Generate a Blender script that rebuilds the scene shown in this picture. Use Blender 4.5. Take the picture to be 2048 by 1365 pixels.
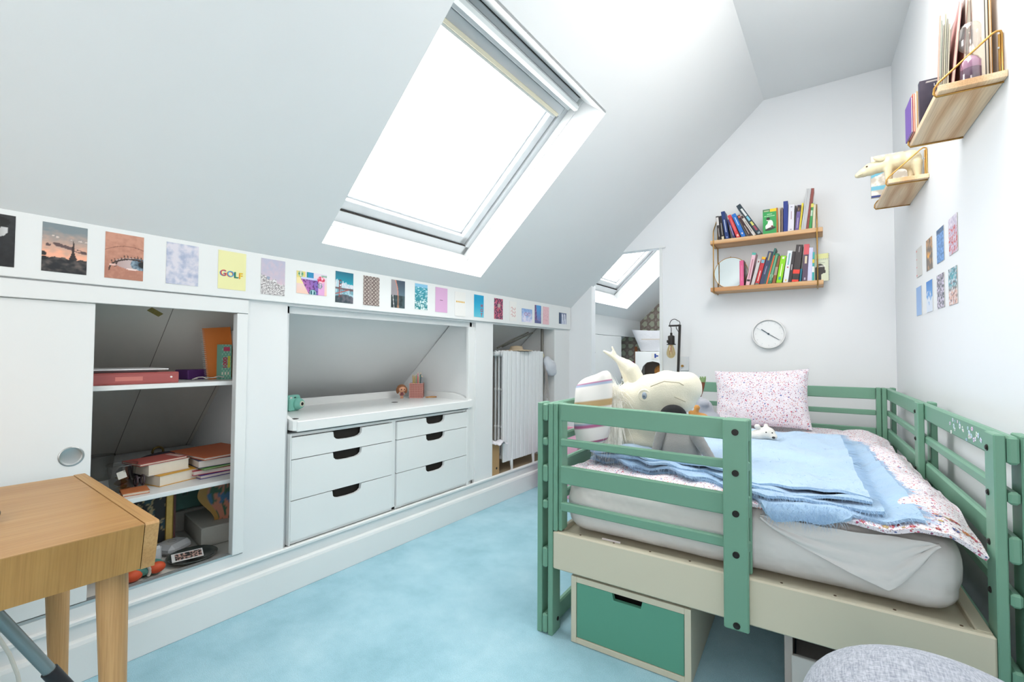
import bpy, bmesh, math, random
import numpy as np
from mathutils import Matrix, Vector, noise as mnoise

for o in list(bpy.data.objects): bpy.data.objects.remove(o)
SC = bpy.context.scene
COL = SC.collection
D2R = math.radians
random.seed(7); np.random.seed(7)

# ------------------------------------------------------------------ camera
CAM_POS = Vector((2.155, 0.0, 1.15)); FPX = 908.5
PIT, ROL, YAW = D2R(1.62), D2R(0.286), D2R(36.09)
def cam_dir(x, y, z):
    c, s = math.cos(ROL), math.sin(ROL); x, z = x*c - z*s, x*s + z*c
    c, s = math.cos(PIT), math.sin(PIT); y, z = y*c - z*s, y*s + z*c
    c, s = math.cos(YAW), math.sin(YAW)
    return Vector((x*c - y*s, x*s + y*c, z))
cd = bpy.data.cameras.new('camera'); cd.sensor_width = 36; cd.lens = FPX/2048*36
cd.clip_start = 0.05; cd.clip_end = 200
cam = bpy.data.objects.new('camera', cd); COL.objects.link(cam)
rx, up, fw = cam_dir(1, 0, 0), cam_dir(0, 0, 1), cam_dir(0, 1, 0)
cam.matrix_world = Matrix(((rx.x, up.x, -fw.x, CAM_POS.x), (rx.y, up.y, -fw.y, CAM_POS.y), (rx.z, up.z, -fw.z, CAM_POS.z), (0, 0, 0, 1)))
SC.camera = cam

# ------------------------------------------------------------------ world, lights, exposure
SC.view_settings.view_transform = 'Standard'; SC.view_settings.look = 'None'
SC.view_settings.gamma = 1.0; SC.view_settings.use_curve_mapping = False
SC.view_settings.exposure = 0.47
W = bpy.data.worlds.new('sky'); SC.world = W; W.use_nodes = True
nt = W.node_tree; nt.nodes.clear()
wo = nt.nodes.new('ShaderNodeOutputWorld'); bg = nt.nodes.new('ShaderNodeBackground')
bg.inputs[0].default_value = (1.0, 0.950, 0.905, 1); bg.inputs[1].default_value = 9.5
nt.links.new(bg.outputs[0], wo.inputs[0])
SL = D2R(42.7)
def area(name, loc, direction, sx, sy, power, col, portal=False):
    l = bpy.data.lights.new(name, 'AREA'); l.shape = 'RECTANGLE'; l.size = sx; l.size_y = sy
    l.energy = power; l.color = col
    o = bpy.data.objects.new(name, l); COL.objects.link(o); o.location = loc
    o.rotation_euler = Vector(direction).to_track_quat('-Z', 'Y').to_euler()
    if portal: l.cycles.is_portal = True
    return o
def sdir(s, y, n): return Vector((s*math.cos(SL) - n*math.sin(SL), y, 1.605 + s*math.sin(SL) + n*math.cos(SL)))
nin = Vector((math.sin(SL), 0, -math.cos(SL)))
area('sky_portal', sdir(0.76, 1.85, 0.42), nin, 1.3, 1.5, 1, (1, 1, 1), True)
area('sky_portal', sdir(0.76, 4.50, 0.42), nin, 1.4, 1.5, 1, (1, 1, 1), True)
area('window_light_behind', (2.0, -1.45, 1.5), (-0.6, 1, -0.08), 1.4, 1.6, 27, (1.0, 0.955, 0.93))  # added fill from behind the camera, no window built there
def bulb(name, loc, power, radius, col):
    l = bpy.data.lights.new(name, 'POINT'); l.energy = power; l.shadow_soft_size = radius; l.color = col
    o = bpy.data.objects.new(name, l); COL.objects.link(o); o.location = loc
bulb('pendant_bulb', (2.16, 2.2, 2.55), 4.5, 0.25, (1.0, 0.93, 0.86))  # added point fill without a fixture, lifts ceiling and back wall
area('ceiling_light', (2.18, 1.9, 3.12), (0.0, 0.05, -1), 0.7, 1.5, 22, (1.0, 0.94, 0.88))

# ------------------------------------------------------------------ materials
def lin(c):
    if isinstance(c, str): c = tuple(int(c.lstrip('#')[i:i+2], 16)/255 for i in (0, 2, 4))
    return tuple((v/12.92 if v <= 0.04045 else ((v+0.055)/1.055)**2.4) for v in c[:3]) + (1,)
_M = {}
def newmat(name):
    m = bpy.data.materials.new(name); m.use_nodes = True
    t = m.node_tree; p = t.nodes['Principled BSDF']
    return m, t, p
def N(t, typ, **kw):
    n = t.nodes.new(typ)
    for k, v in kw.items():
        if k in n.inputs.keys() if isinstance(k, str) else False: n.inputs[k].default_value = v
        else: setattr(n, k, v)
    return n
def objco(t, scale=(1, 1, 1)):
    tc = t.nodes.new('ShaderNodeTexCoord'); mp = t.nodes.new('ShaderNodeMapping'); mp.inputs['Scale'].default_value = scale
    t.links.new(tc.outputs['Object'], mp.inputs[0]); return mp.outputs[0]
def noisen(t, vec, scale, detail=3, rough=.55):
    n = t.nodes.new('ShaderNodeTexNoise'); n.inputs['Scale'].default_value = scale; n.inputs['Detail'].default_value = detail
    n.inputs['Roughness'].default_value = rough
    if vec is not None: t.links.new(vec, n.inputs['Vector'])
    return n.outputs['Fac']
def rampn(t, fac, stops):
    r = t.nodes.new('ShaderNodeValToRGB'); e = r.color_ramp.elements
    while len(e) < len(stops): e.new(0.5)
    for i, (p_, c) in enumerate(stops): e[i].position = p_; e[i].color = lin(c)
    t.links.new(fac, r.inputs[0]); return r.outputs[0]
def bumpn(t, p, fac, strength, dist=0.01):
    b = t.nodes.new('ShaderNodeBump'); b.inputs['Strength'].default_value = strength; b.inputs['Distance'].default_value = dist
    t.links.new(fac, b.inputs['Height']); t.links.new(b.outputs[0], p.inputs['Normal']); return b
def mixn(t, fac, a, b):
    m = t.nodes.new('ShaderNodeMix'); m.data_type = 'RGBA'
    for s, v in ((0, fac), (6, a), (7, b)):
        if hasattr(v, 'is_output'): t.links.new(v, m.inputs[s])
        else: m.inputs[s].default_value = v
    return m.outputs[2]
def mat(name, col, rough=0.5, metal=0.0, var=0.05, vs=3.0, bump=0.0, bs=60.0, bd=0.004, trans=0.0, sheen=0.0, alpha=1.0, ior=1.45, spec=None):
    if name in _M: return _M[name]
    m, t, p = newmat(name); _M[name] = m
    c = lin(col)
    v = objco(t)
    f = noisen(t, v, vs, 4)
    a = tuple(min(1, x*(1+var)) for x in c[:3]) + (1,); b = tuple(x*(1-var) for x in c[:3]) + (1,)
    t.links.new(mixn(t, f, b, a), p.inputs['Base Color'])
    p.inputs['Roughness'].default_value = rough; p.inputs['Metallic'].default_value = metal
    p.inputs['Transmission Weight'].default_value = trans; p.inputs['IOR'].default_value = ior
    p.inputs['Sheen Weight'].default_value = sheen; p.inputs['Alpha'].default_value = alpha
    if spec is not None: p.inputs['Specular IOR Level'].default_value = spec
    if bump: bumpn(t, p, noisen(t, v, bs, 3), bump, bd)
    return m
def flat(hexc, rough=0.55):
    return mat('paint_' + hexc.lstrip('#'), hexc, rough, var=0.03, vs=20)
def wood(name, light, dark, axis, rough=0.45, freq=1.0, flatax=None):
    if name in _M: return _M[name]
    m, t, p = newmat(name); _M[name] = m
    sc = [9*freq]*3; sc[axis] = 0.7*freq
    v = objco(t, tuple(sc)); f = noisen(t, v, 1.6, 5, .6)
    w = t.nodes.new('ShaderNodeTexWave'); w.wave_type = 'RINGS'; w.rings_direction = 'XYZ'[axis] if False else 'SPHERICAL'
    w.inputs['Scale'].default_value = 0.9; w.inputs['Distortion'].default_value = 5.5; w.inputs['Detail'].default_value = 3
    sc2 = [5*freq]*3; sc2[axis] = 0.5*freq
    t.links.new(objco(t, tuple(sc2)), w.inputs['Vector'])
    g = [160]*3; g[axis] = 3.0
    if flatax is not None: g[flatax] = 2.0
    fine = noisen(t, objco(t, tuple(g)), 1.5, 2)
    base = rampn(t, f, [(0.3, dark), (0.7, light)])
    ring = rampn(t, w.outputs['Fac'], [(0.0, '#ffffff'), (0.75, '#f2e6d2'), (1.0, '#d8b48c')])
    mm = t.nodes.new('ShaderNodeMix'); mm.data_type = 'RGBA'; mm.blend_type = 'MULTIPLY'; mm.inputs[0].default_value = 0.12 if name.startswith('oak') else 0.75
    t.links.new(base, mm.inputs[6]); t.links.new(ring, mm.inputs[7])
    m2 = t.nodes.new('ShaderNodeMix'); m2.data_type = 'RGBA'; m2.blend_type = 'MULTIPLY'; m2.inputs[0].default_value = 0.35
    t.links.new(mm.outputs[2], m2.inputs[6]); t.links.new(rampn(t, fine, [(0.3, '#b8a58c'), (0.6, '#ffffff')]), m2.inputs[7])
    t.links.new(m2.outputs[2], p.inputs['Base Color']); p.inputs['Roughness'].default_value = rough
    bumpn(t, p, fine, 0.08, 0.002)
    return m
WHITE = mat('painted_plaster', '#e6e9ea', 0.75, var=0.012, vs=2.5, bump=0.05, bs=90, bd=0.001)
WALLR = mat('painted_wall', '#eceff2', 0.7, var=0.012, vs=2.5, bump=0.05, bs=90, bd=0.001)
TRIMW = mat('white_gloss_paint', '#e9ecec', 0.35, var=0.012, vs=5, bump=0.06, bs=35, bd=0.001)
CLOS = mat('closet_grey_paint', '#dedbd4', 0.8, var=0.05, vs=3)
PRINT, _t, _p = newmat('printed_paper')
_a = _t.nodes.new('ShaderNodeVertexColor'); _a.layer_name = 'Col'; _t.links.new(_a.outputs[0], _p.inputs['Base Color']); _p.inputs['Roughness'].default_value = 0.45
BRASS = mat('brass', '#b98f4e', 0.32, 0.85, var=0.06)
BLACKM = mat('black_metal', '#33302f', 0.45, 0.4)
CHROME = mat('brushed_metal', '#b9bcbc', 0.3, 0.9)
ALU = mat('aluminium_track', '#c9cccd', 0.35, 0.7)
GREEN = mat('green_lacquer', '#719e87', 0.42, var=0.03, vs=4, bump=0.03, bs=40, bd=0.001)
GREEND = mat('green_drawer_paint', '#5b9a82', 0.5, var=0.02)
CREAM = mat('cream_lacquer', '#cfc8b2', 0.45, var=0.02)
BOLTM = mat('dark_bolt', '#2c2a27', 0.4, 0.5)
PAPER = mat('page_edges', '#e9e2d2', 0.8, var=0.06, vs=60)
DARKGAP = mat('dark_interior', '#2a2724', 0.9)
GLASS = mat('window_glass', '#ffffff', 0.0, trans=1.0, ior=1.01, var=0)
def _thin(name, tint, gl=0.06):
    m, t, p = newmat(name); t.nodes.remove(p); out = t.nodes['Material Output']
    tr = t.nodes.new('ShaderNodeBsdfTransparent'); tr.inputs[0].default_value = lin(tint)
    g = t.nodes.new('ShaderNodeBsdfGlossy'); g.inputs['Roughness'].default_value = 0.02
    mx = t.nodes.new('ShaderNodeMixShader'); mx.inputs[0].default_value = gl
    t.links.new(tr.outputs[0], mx.inputs[1]); t.links.new(g.outputs[0], mx.inputs[2]); t.links.new(mx.outputs[0], out.inputs[0]); return m
PANE = _thin('clear_pane', '#fbfdff')
WINF = mat('window_frame_paint', '#c3c8cb', 0.4, var=0.01)
CLEARP = _thin('clear_plastic', '#dfe0de', 0.12)
def carpet():
    m, t, p = newmat('blue_carpet'); v = objco(t)
    big = noisen(t, v, 3.2, 6, .65); fine = noisen(t, v, 380, 2)
    c = rampn(t, big, [(0.3, '#94c6d6'), (0.5, '#a7d6e6'), (0.7, '#b8e2f0')])
    mm = t.nodes.new('ShaderNodeMix'); mm.data_type = 'RGBA'; mm.blend_type = 'MULTIPLY'; mm.inputs[0].default_value = 0.5
    t.links.new(c, mm.inputs[6]); t.links.new(rampn(t, fine, [(0.3, '#b0b0b0'), (0.7, '#ffffff')]), mm.inputs[7])
    t.links.new(mm.outputs[2], p.inputs['Base Color']); p.inputs['Roughness'].default_value = 0.95
    p.inputs['Sheen Weight'].default_value = 0.15
    b = bumpn(t, p, fine, 0.6, 0.004)
    return m
CARPET = carpet()
def floral(name, border=False):
    m, t, p = newmat(name); v = objco(t)
    base = lin('#e4dfe6')
    def spots(scale, thr, cols, prev, rthr):
        vo = t.nodes.new('ShaderNodeTexVoronoi'); vo.inputs['Scale'].default_value = scale; t.links.new(v, vo.inputs['Vector'])
        lt = t.nodes.new('ShaderNodeMath'); lt.operation = 'LESS_THAN'; lt.inputs[1].default_value = thr
        nz = noisen(t, v, scale*2.2, 2); ad = t.nodes.new('ShaderNodeMath'); ad.operation = 'MULTIPLY_ADD'; ad.inputs[1].default_value = 0.5; 
        t.links.new(nz, ad.inputs[0]); t.links.new(vo.outputs['Distance'], ad.inputs[2]); t.links.new(ad.outputs[0], lt.inputs[0])
        sp = t.nodes.new('ShaderNodeSeparateColor'); t.links.new(vo.outputs['Color'], sp.inputs[0])
        rr = t.nodes.new('ShaderNodeValToRGB'); rr.color_ramp.interpolation = 'CONSTANT'; e = rr.color_ramp.elements
        while len(e) < len(cols): e.new(.5)
        for i, c in enumerate(cols): e[i].position = i/len(cols); e[i].color = lin(c)
        t.links.new(sp.outputs[0], rr.inputs[0])
        gt = t.nodes.new('ShaderNodeMath'); gt.operation = 'LESS_THAN'; gt.inputs[1].default_value = rthr; t.links.new(sp.outputs[1], gt.inputs[0])
        mu = t.nodes.new('ShaderNodeMath'); mu.operation = 'MULTIPLY'; t.links.new(lt.outputs[0], mu.inputs[0]); t.links.new(gt.outputs[0], mu.inputs[1])
        return mixn(t, mu.outputs[0], prev, rr.outputs[0])
    c = spots(250, 0.54, ['#927884', '#8484a4', '#a08894', '#b094a0'], base, 0.85)
    c = spots(100, 0.55, ['#c0607a', '#6474a4', '#b87088', '#b85060', '#c89080', '#8a4c6c'], c, 0.75)
    c = spots(46, 0.44, ['#c25068', '#4f62a0', '#c06a78', '#a04468'], c, 0.42)
    t.links.new(c, p.inputs['Base Color']); p.inputs['Roughness'].default_value = 0.85
    bumpn(t, p, noisen(t, v, 11, 5), 0.5, 0.02)
    return m
FLORAL = floral('floral_cotton')
def weave(name, a, b, sc=420):
    m, t, p = newmat(name)
    f1 = noisen(t, objco(t, (sc, sc*.12, sc)), 1, 2); f2 = noisen(t, objco(t, (sc*.12, sc, sc)), 1, 2)
    ad = t.nodes.new('ShaderNodeMath'); ad.operation = 'ADD'; t.links.new(f1, ad.inputs[0]); t.links.new(f2, ad.inputs[1])
    hf = t.nodes.new('ShaderNodeMath'); hf.operation = 'MULTIPLY'; hf.inputs[1].default_value = .5; t.links.new(ad.outputs[0], hf.inputs[0])
    t.links.new(rampn(t, hf.outputs[0], [(0.38, a), (0.62, b)]), p.inputs['Base Color']); p.inputs['Roughness'].default_value = 0.9
    bumpn(t, p, hf.outputs[0], 0.3, 0.002); return m
SHEET = mat('white_sheet', '#dad8d6', 0.85, var=0.03, vs=5, bump=0.7, bs=6, bd=0.03)
BLANK = mat('blue_mohair', '#a9c6e2', 0.95, var=0.07, vs=9, bump=0.5, bs=160, bd=0.006, sheen=0.4)
PLUSH = mat('cream_plush', '#e4dfcc', 0.95, var=0.05, vs=9, bump=0.4, bs=200, bd=0.004, sheen=0.3)
def fluff(name, col):
    m, t, p = newmat(name); p.inputs['Base Color'].default_value = lin(col); p.inputs['Roughness'].default_value = 0.9
    tl = t.nodes.new('ShaderNodeBsdfTranslucent'); tl.inputs[0].default_value = lin(col); mx = t.nodes.new('ShaderNodeMixShader'); mx.inputs[0].default_value = 0.4
    t.links.new(p.outputs[0], mx.inputs[1]); t.links.new(tl.outputs[0], mx.inputs[2]); t.links.new(mx.outputs[0], t.nodes['Material Output'].inputs[0]); return m
HAIR = fluff('white_fluff', '#fbfaf4'); FUZZ = fluff('blue_fuzz', '#b4cfe8')

# ------------------------------------------------------------------ geometry helper
FW = Matrix.Identity(4)
FB = Matrix.Translation((1.09, 1.615, 0)) @ Matrix.Rotation(D2R(3.44), 4, 'Z')    # bed and right wall frame
FK = Matrix.Translation((0, 3.94, 0)) @ Matrix.Rotation(D2R(1.99), 4, 'Z')        # far wall frame, room at y < 0
FS = Matrix(((math.cos(SL), 0, -math.sin(SL), 0), (0, 1, 0, 0), (math.sin(SL), 0, math.cos(SL), 1.605), (0, 0, 0, 1)))  # sloped ceiling
def rotx(a): return Matrix.Rotation(D2R(a), 4, 'X')
def roty(a): return Matrix.Rotation(D2R(a), 4, 'Y')
def rotz(a): return Matrix.Rotation(D2R(a), 4, 'Z')
def tr(x, y, z): return Matrix.Translation((x, y, z))

class MB:
    def __init__(s, m=None): s.v = []; s.f = []; s.mi = []; s.sm = []; s.col = {}; s.mats = []; s.m = m; s.X = Matrix.Identity(4)
    def _mi(s, m):
        m = m or s.m
        if m not in s.mats: s.mats.append(m)
        return s.mats.index(m)
    def add(s, vs, fs, m=None, smooth=False, cols=None):
        b = len(s.v); k = s._mi(m)
        for q in vs: s.v.append(tuple(s.X @ Vector(q)))
        for f in fs: s.f.append(tuple(b+i for i in f)); s.mi.append(k); s.sm.append(smooth)
        if cols is not None:
            for i, c in enumerate(cols): s.col[b+i] = c
        return s
    def box(s, x0, y0, z0, x1, y1, z1, bev=0.0, m=None):
        if x0 > x1: x0, x1 = x1, x0
        if y0 > y1: y0, y1 = y1, y0
        if z0 > z1: z0, z1 = z1, z0
        if bev <= 0:
            vs = [(x, y, z) for x in (x0, x1) for y in (y0, y1) for z in (z0, z1)]
            return s.add(vs, [(0, 1, 3, 2), (4, 6, 7, 5), (0, 4, 5, 1), (2, 3, 7, 6), (0, 2, 6, 4), (1, 5, 7, 3)], m)
        bev = min(bev, (x1-x0)*.49, (y1-y0)*.49, (z1-z0)*.49)
        vs = []; idx = {}
        R = ((x0, x1), (y0, y1), (z0, z1))
        for cx in (0, 1):
            for cy in (0, 1):
                for cz in (0, 1):
                    c = (cx, cy, cz)
                    for ax in range(3):
                        q = []
                        for a in range(3):
                            val = R[a][c[a]]
                            if a != ax: val += bev if c[a] == 0 else -bev
                            q.append(val)
                        idx[(c, ax)] = len(vs); vs.append(tuple(q))
        fs = []
        for ax in range(3):
            o = [a for a in range(3) if a != ax]
            for sgn in (0, 1):
                loop = []
                for (i, j) in ((0, 0), (1, 0), (1, 1), (0, 1)):
                    c = [0, 0, 0]; c[ax] = sgn; c[o[0]] = i; c[o[1]] = j; loop.append(idx[(tuple(c), ax)])
                fs.append(loop)
            for i in (0, 1):
                for j in (0, 1):
                    c0 = [0, 0, 0]; c0[o[0]] = i; c0[o[1]] = j; c1 = list(c0); c1[ax] = 1
                    fs.append([idx[(tuple(c0), o[0])], idx[(tuple(c1), o[0])], idx[(tuple(c1), o[1])], idx[(tuple(c0), o[1])]])
        for cx in (0, 1):
            for cy in (0, 1):
                for cz in (0, 1): fs.append([idx[((cx, cy, cz), a)] for a in range(3)])
        ctr = Vector(((x0+x1)/2, (y0+y1)/2, (z0+z1)/2)); out = []
        for f in fs:
            P = [Vector(vs[i]) for i in f]; n = (P[1]-P[0]).cross(P[2]-P[0]); c = sum(P, Vector())/len(P)
            out.append(f if n.dot(c-ctr) > 0 else f[::-1])
        return s.add(vs, out, m)
    def prism(s, poly, axis, a, b, m=None, smooth=False):   # poly in the two other axes, in order
        n = len(poly); o = [i for i in range(3) if i != axis]; vs = []
        for t_ in (a, b):
            for p in poly:
                q = [0, 0, 0]; q[axis] = t_; q[o[0]] = p[0]; q[o[1]] = p[1]; vs.append(tuple(q))
        fs = [list(range(n))[::-1], list(range(n, 2*n))] + [(i, (i+1) % n, n+(i+1) % n, n+i) for i in range(n)]
        b0 = len(s.f); s.add(vs, fs, m)
        if smooth:
            for i in range(b0+2, len(s.f)): s.sm[i] = True
        return s
    def cyl(s, p0, p1, r0, r1=None, n=16, m=None, caps=True, smooth=True):
        r1 = r0 if r1 is None else r1; p0 = Vector(p0); p1 = Vector(p1); d = (p1-p0).normalized()
        a = d.orthogonal().normalized(); b = d.cross(a); vs = []
        for p, r in ((p0, r0), (p1, r1)):
            for i in range(n): t_ = 2*math.pi*i/n; vs.append(tuple(p + a*r*math.cos(t_) + b*r*math.sin(t_)))
        s.add(vs, [(i, (i+1) % n, n+(i+1) % n, n+i) for i in range(n)], m, smooth)
        if caps: s.add(vs, [tuple(range(n))[::-1], tuple(range(n, 2*n))], m)
        return s
    def tube(s, pts, r, n=8, m=None, closed=False):
        P = [Vector(p) for p in pts]; k = len(P); vs = []; fs = []; prev = None
        rr = r if isinstance(r, (list, tuple)) else [r]*k
        for i, p in enumerate(P):
            if closed: d = (P[(i+1) % k]-P[i-1]).normalized()
            else: d = (P[min(i+1, k-1)]-P[max(i-1, 0)]).normalized()
            a = d.orthogonal().normalized() if prev is None else (prev - d*prev.dot(d)).normalized()
            prev = a; b = d.cross(a)
            for j in range(n): t_ = 2*math.pi*j/n; vs.append(tuple(p + (a*math.cos(t_)+b*math.sin(t_))*rr[i]))
        for i in range(k if closed else k-1):
            i2 = (i+1) % k
            for j in range(n): fs.append((i*n+j, i*n+(j+1) % n, i2*n+(j+1) % n, i2*n+j))
        s.add(vs, fs, m, True)
        if not closed: s.add(vs[:n]+vs[-n:], [tuple(range(n))[::-1], tuple(range(n, 2*n))], m)
        return s
    def lathe(s, c, prof, n=24, m=None, ax=(0, 0, 1)):
        d = Vector(ax).normalized(); a = d.orthogonal().normalized(); b = d.cross(a); c = Vector(c); vs = []; fs = []
        for r, h in prof:
            for j in range(n): t_ = 2*math.pi*j/n; vs.append(tuple(c + d*h + (a*math.cos(t_)+b*math.sin(t_))*r))
        for i in range(len(prof)-1):
            for j in range(n): fs.append((i*n+j, i*n+(j+1) % n, (i+1)*n+(j+1) % n, (i+1)*n+j))
        return s.add(vs, fs, m, True)
    def ell(s, c, r, m=None, rot=None, nu=16, nv=10):
        vs = []; fs = []; c = Vector(c); R = rot.to_3x3() if rot else Matrix.Identity(3)
        for i in range(nv+1):
            ph = math.pi*i/nv
            for j in range(nu):
                th = 2*math.pi*j/nu
                vs.append(tuple(c + R @ Vector((r[0]*math.sin(ph)*math.cos(th), r[1]*math.sin(ph)*math.sin(th), r[2]*math.cos(ph)))))
        for i in range(nv):
            for j in range(nu): fs.append((i*nu+j, (i+1)*nu+j, (i+1)*nu+(j+1) % nu, i*nu+(j+1) % nu))
        return s.add(vs, fs, m, True)
    def grid(s, fn, nu, nv, m=None, smooth=True, flip=False):
        vs = [tuple(fn(i/nu, j/nv)) for j in range(nv+1) for i in range(nu+1)]; fs = []
        for j in range(nv):
            for i in range(nu):
                a = j*(nu+1)+i; q = (a, a+1, a+nu+2, a+nu+1); fs.append(q[::-1] if flip else q)
        return s.add(vs, fs, m, smooth)
    def paint(s, o, eu, ev, nu, nv, fn, m=None):   # a printed sheet: colours per vertex from fn(X, Y) -> (n,3) sRGB
        o, eu, ev = Vector(o), Vector(eu), Vector(ev)
        X, Y = np.meshgrid(np.linspace(0, 1, nu+1), np.linspace(0, 1, nv+1)); X = X.ravel(); Y = Y.ravel()
        c = np.clip(np.asarray(fn(X, Y), float), 0, 1)
        c = np.where(c <= 0.04045, c/12.92, ((c+0.055)/1.055)**2.4)
        vs = [tuple(o + eu*float(a) + ev*float(b)) for a, b in zip(X, Y)]; fs = []
        for j in range(nv):
            for i in range(nu): a = j*(nu+1)+i; fs.append((a, a+1, a+nu+2, a+nu+1))
        return s.add(vs, fs, m or PRINT, False, c)
    def text(s, string, o, eu, ev, size, m, align='LEFT', bold=0.0, ext=0.0002, space=1.0):
        V, F, w = text_mesh(string, bold, space); o, eu, ev = Vector(o), Vector(eu), Vector(ev); nrm = eu.cross(ev).normalized()
        off = {'LEFT': 0, 'CENTER': -w/2, 'RIGHT': -w}[align]
        return s.add([tuple(o + eu*((x+off)*size) + ev*(y*size) + nrm*ext) for x, y in V], F, m)
_T = {}
def text_mesh(string, bold, space):
    k = (string, bold, space)
    if k in _T: return _T[k]
    cu = bpy.data.curves.new('t', 'FONT'); cu.body = string; cu.size = 1; cu.offset = bold; cu.space_character = space; cu.resolution_u = 3
    o = bpy.data.objects.new('t', cu); COL.objects.link(o)
    dg = bpy.context.evaluated_depsgraph_get(); me = bpy.data.meshes.new_from_object(o.evaluated_get(dg))
    V = [(v.co.x, v.co.y) for v in me.vertices]; F = [tuple(p.vertices) for p in me.polygons]
    bpy.data.objects.remove(o); bpy.data.meshes.remove(me)
    w = max([v[0] for v in V] or [0]); _T[k] = (V, F, w); return _T[k]

def mesh_of(name, mb, inv=None):
    me = bpy.data.meshes.new(name)
    vs = mb.v if inv is None else [tuple(inv @ Vector(q)) for q in mb.v]
    me.from_pydata(vs, [], mb.f)
    for m in mb.mats: me.materials.append(m)
    me.polygons.foreach_set('material_index', mb.mi); me.polygons.foreach_set('use_smooth', mb.sm)
    if mb.col:
        ca = me.color_attributes.new('Col', 'FLOAT_COLOR', 'POINT'); arr = np.ones((len(mb.v), 4), np.float32)
        for i, c in mb.col.items(): arr[i, :3] = c
        ca.data.foreach_set('color', arr.ravel())
    me.update(); return me
class Thing:
    def __init__(s, name, label, cat, F=FW, base=(0, 0, 0), group=None, kind=None, mesh=None):
        s.inv = Matrix.Translation(base).inverted(); s.F = F
        me = mesh_of(name, mesh, s.inv) if mesh is not None else None
        s.o = bpy.data.objects.new(name, me); COL.objects.link(s.o)
        s.o.matrix_world = F @ Matrix.Translation(base)
        if label: s.o['label'] = label
        if cat: s.o['category'] = cat
        if group: s.o['group'] = group
        if kind: s.o['kind'] = kind
    def part(s, name, mb, parent=None, label=None, kind=None):
        me = mesh_of(name, mb, s.inv) if isinstance(mb, MB) else mb
        o = bpy.data.objects.new(name, me); COL.objects.link(o); o.parent = parent or s.o
        if label: o['label'] = label
        if kind: o['kind'] = kind
        return o
def struct(name, mb, F=FW): return Thing(name, None, None, F, kind='structure', mesh=mb)
def blob(balls, voxel, mats, it=6):   # one continuous soft surface from overlapping balls: (centre, radii, rot or None)
    mb = MB(mats)
    for b in balls: mb.ell(b[0], b[1] if hasattr(b[1], '__len__') else (b[1],)*3, None, b[2] if len(b) > 2 else None, 20, 14)
    me = mesh_of('b', mb); o = bpy.data.objects.new('b', me); COL.objects.link(o)
    r = o.modifiers.new('r', 'REMESH'); r.mode = 'VOXEL'; r.voxel_size = voxel
    sm = o.modifiers.new('s', 'SMOOTH'); sm.iterations = it; sm.factor = 0.6
    dg = bpy.context.evaluated_depsgraph_get(); me2 = bpy.data.meshes.new_from_object(o.evaluated_get(dg))
    bpy.data.objects.remove(o)
    out = MB(mats); out.v = [tuple(v.co) for v in me2.vertices]; out.f = [tuple(p.vertices) for p in me2.polygons]
    out._mi(mats); out.mi = [0]*len(out.f); out.sm = [True]*len(out.f); bpy.data.meshes.remove(me2)
    return out
def limb(p0, r0, p1, r1, n=6):
    p0, p1 = Vector(p0), Vector(p1)
    return [(tuple(p0.lerp(p1, i/n)), r0+(r1-r0)*i/n) for i in range(n+1)]
def strands(mb, pts, L, w, seg=3, m=None, droop=0.0, rnd=random):
    for p, d in pts:
        p = Vector(p); d = Vector(d).normalized(); side = d.orthogonal().normalized()
        l = L*rnd.uniform(.6, 1.2); vs = []; fs = []; q = p.copy(); dd = d.copy()
        for i in range(seg+1):
            ww = w*(1-i/seg*.85); vs += [tuple(q-side*ww), tuple(q+side*ww)]
            dd = (dd + Vector((rnd.uniform(-.25, .25), rnd.uniform(-.25, .25), rnd.uniform(-.2, .2)-droop))).normalized(); q = q + dd*(l/seg)
        for i in range(seg): a = 2*i; fs.append((a, a+1, a+3, a+2))
        mb.add(vs, fs, m, True)

# ================================================================== SETTING
def slopez(x): return 1.605 + x*math.tan(SL)
b = MB(CARPET); b.box(-1.9, -1.7, -0.06, 3.2, 6.2, 0); struct('floor', b)
sb = [-2.0, 0.125, 1.42, 2.286]; yb = [-1.7, 1.24, 2.45, 4.0, 5.14, 6.2]
b = MB(WHITE)
for i in range(3):
    for j in range(5):
        if i == 1 and j in (1, 3): continue
        if i == 0:
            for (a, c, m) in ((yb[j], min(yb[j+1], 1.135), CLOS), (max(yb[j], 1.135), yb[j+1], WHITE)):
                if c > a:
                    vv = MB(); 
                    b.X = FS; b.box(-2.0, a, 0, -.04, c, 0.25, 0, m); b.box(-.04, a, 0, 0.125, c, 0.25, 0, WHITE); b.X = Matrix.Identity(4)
        else:
            b.X = FS; b.box(sb[i], yb[j], 0, sb[i+1], yb[j+1], 0.25); b.X = Matrix.Identity(4)
b.box(1.62, -1.7, 3.152, 3.2, 6.2, 3.3)
ceil = struct('ceiling', b)
b = MB(mat('seam_shadow', '#85817a', 0.9))  # thin grey strips mark the panel joints
b.X = FS
for (s0, y0, s1, y1) in ((-0.36, 0.750, -1.7, 0.733), (-0.5, 1.09, -1.7, 1.09)):
    b.box(s0, y0-.0012, -0.0012, s1, y0+.0012, 0.001)
b.X = Matrix.Identity(4)
ceil.part('panel_seam', b)
b = MB(mat('gold_patterned_tape', '#8a8048', 0.5, var=.5, vs=180)); b.X = FS @ tr(-0.41, 0.69, -0.001) @ rotz(35); b.box(-.012, -.03, 0, .012, .03, .0008); b.X = Matrix.Identity(4)
Thing('tape_strip', 'small scrap of gold patterned tape stuck inside the closet', 'tape', FW, mesh=b)

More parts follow.
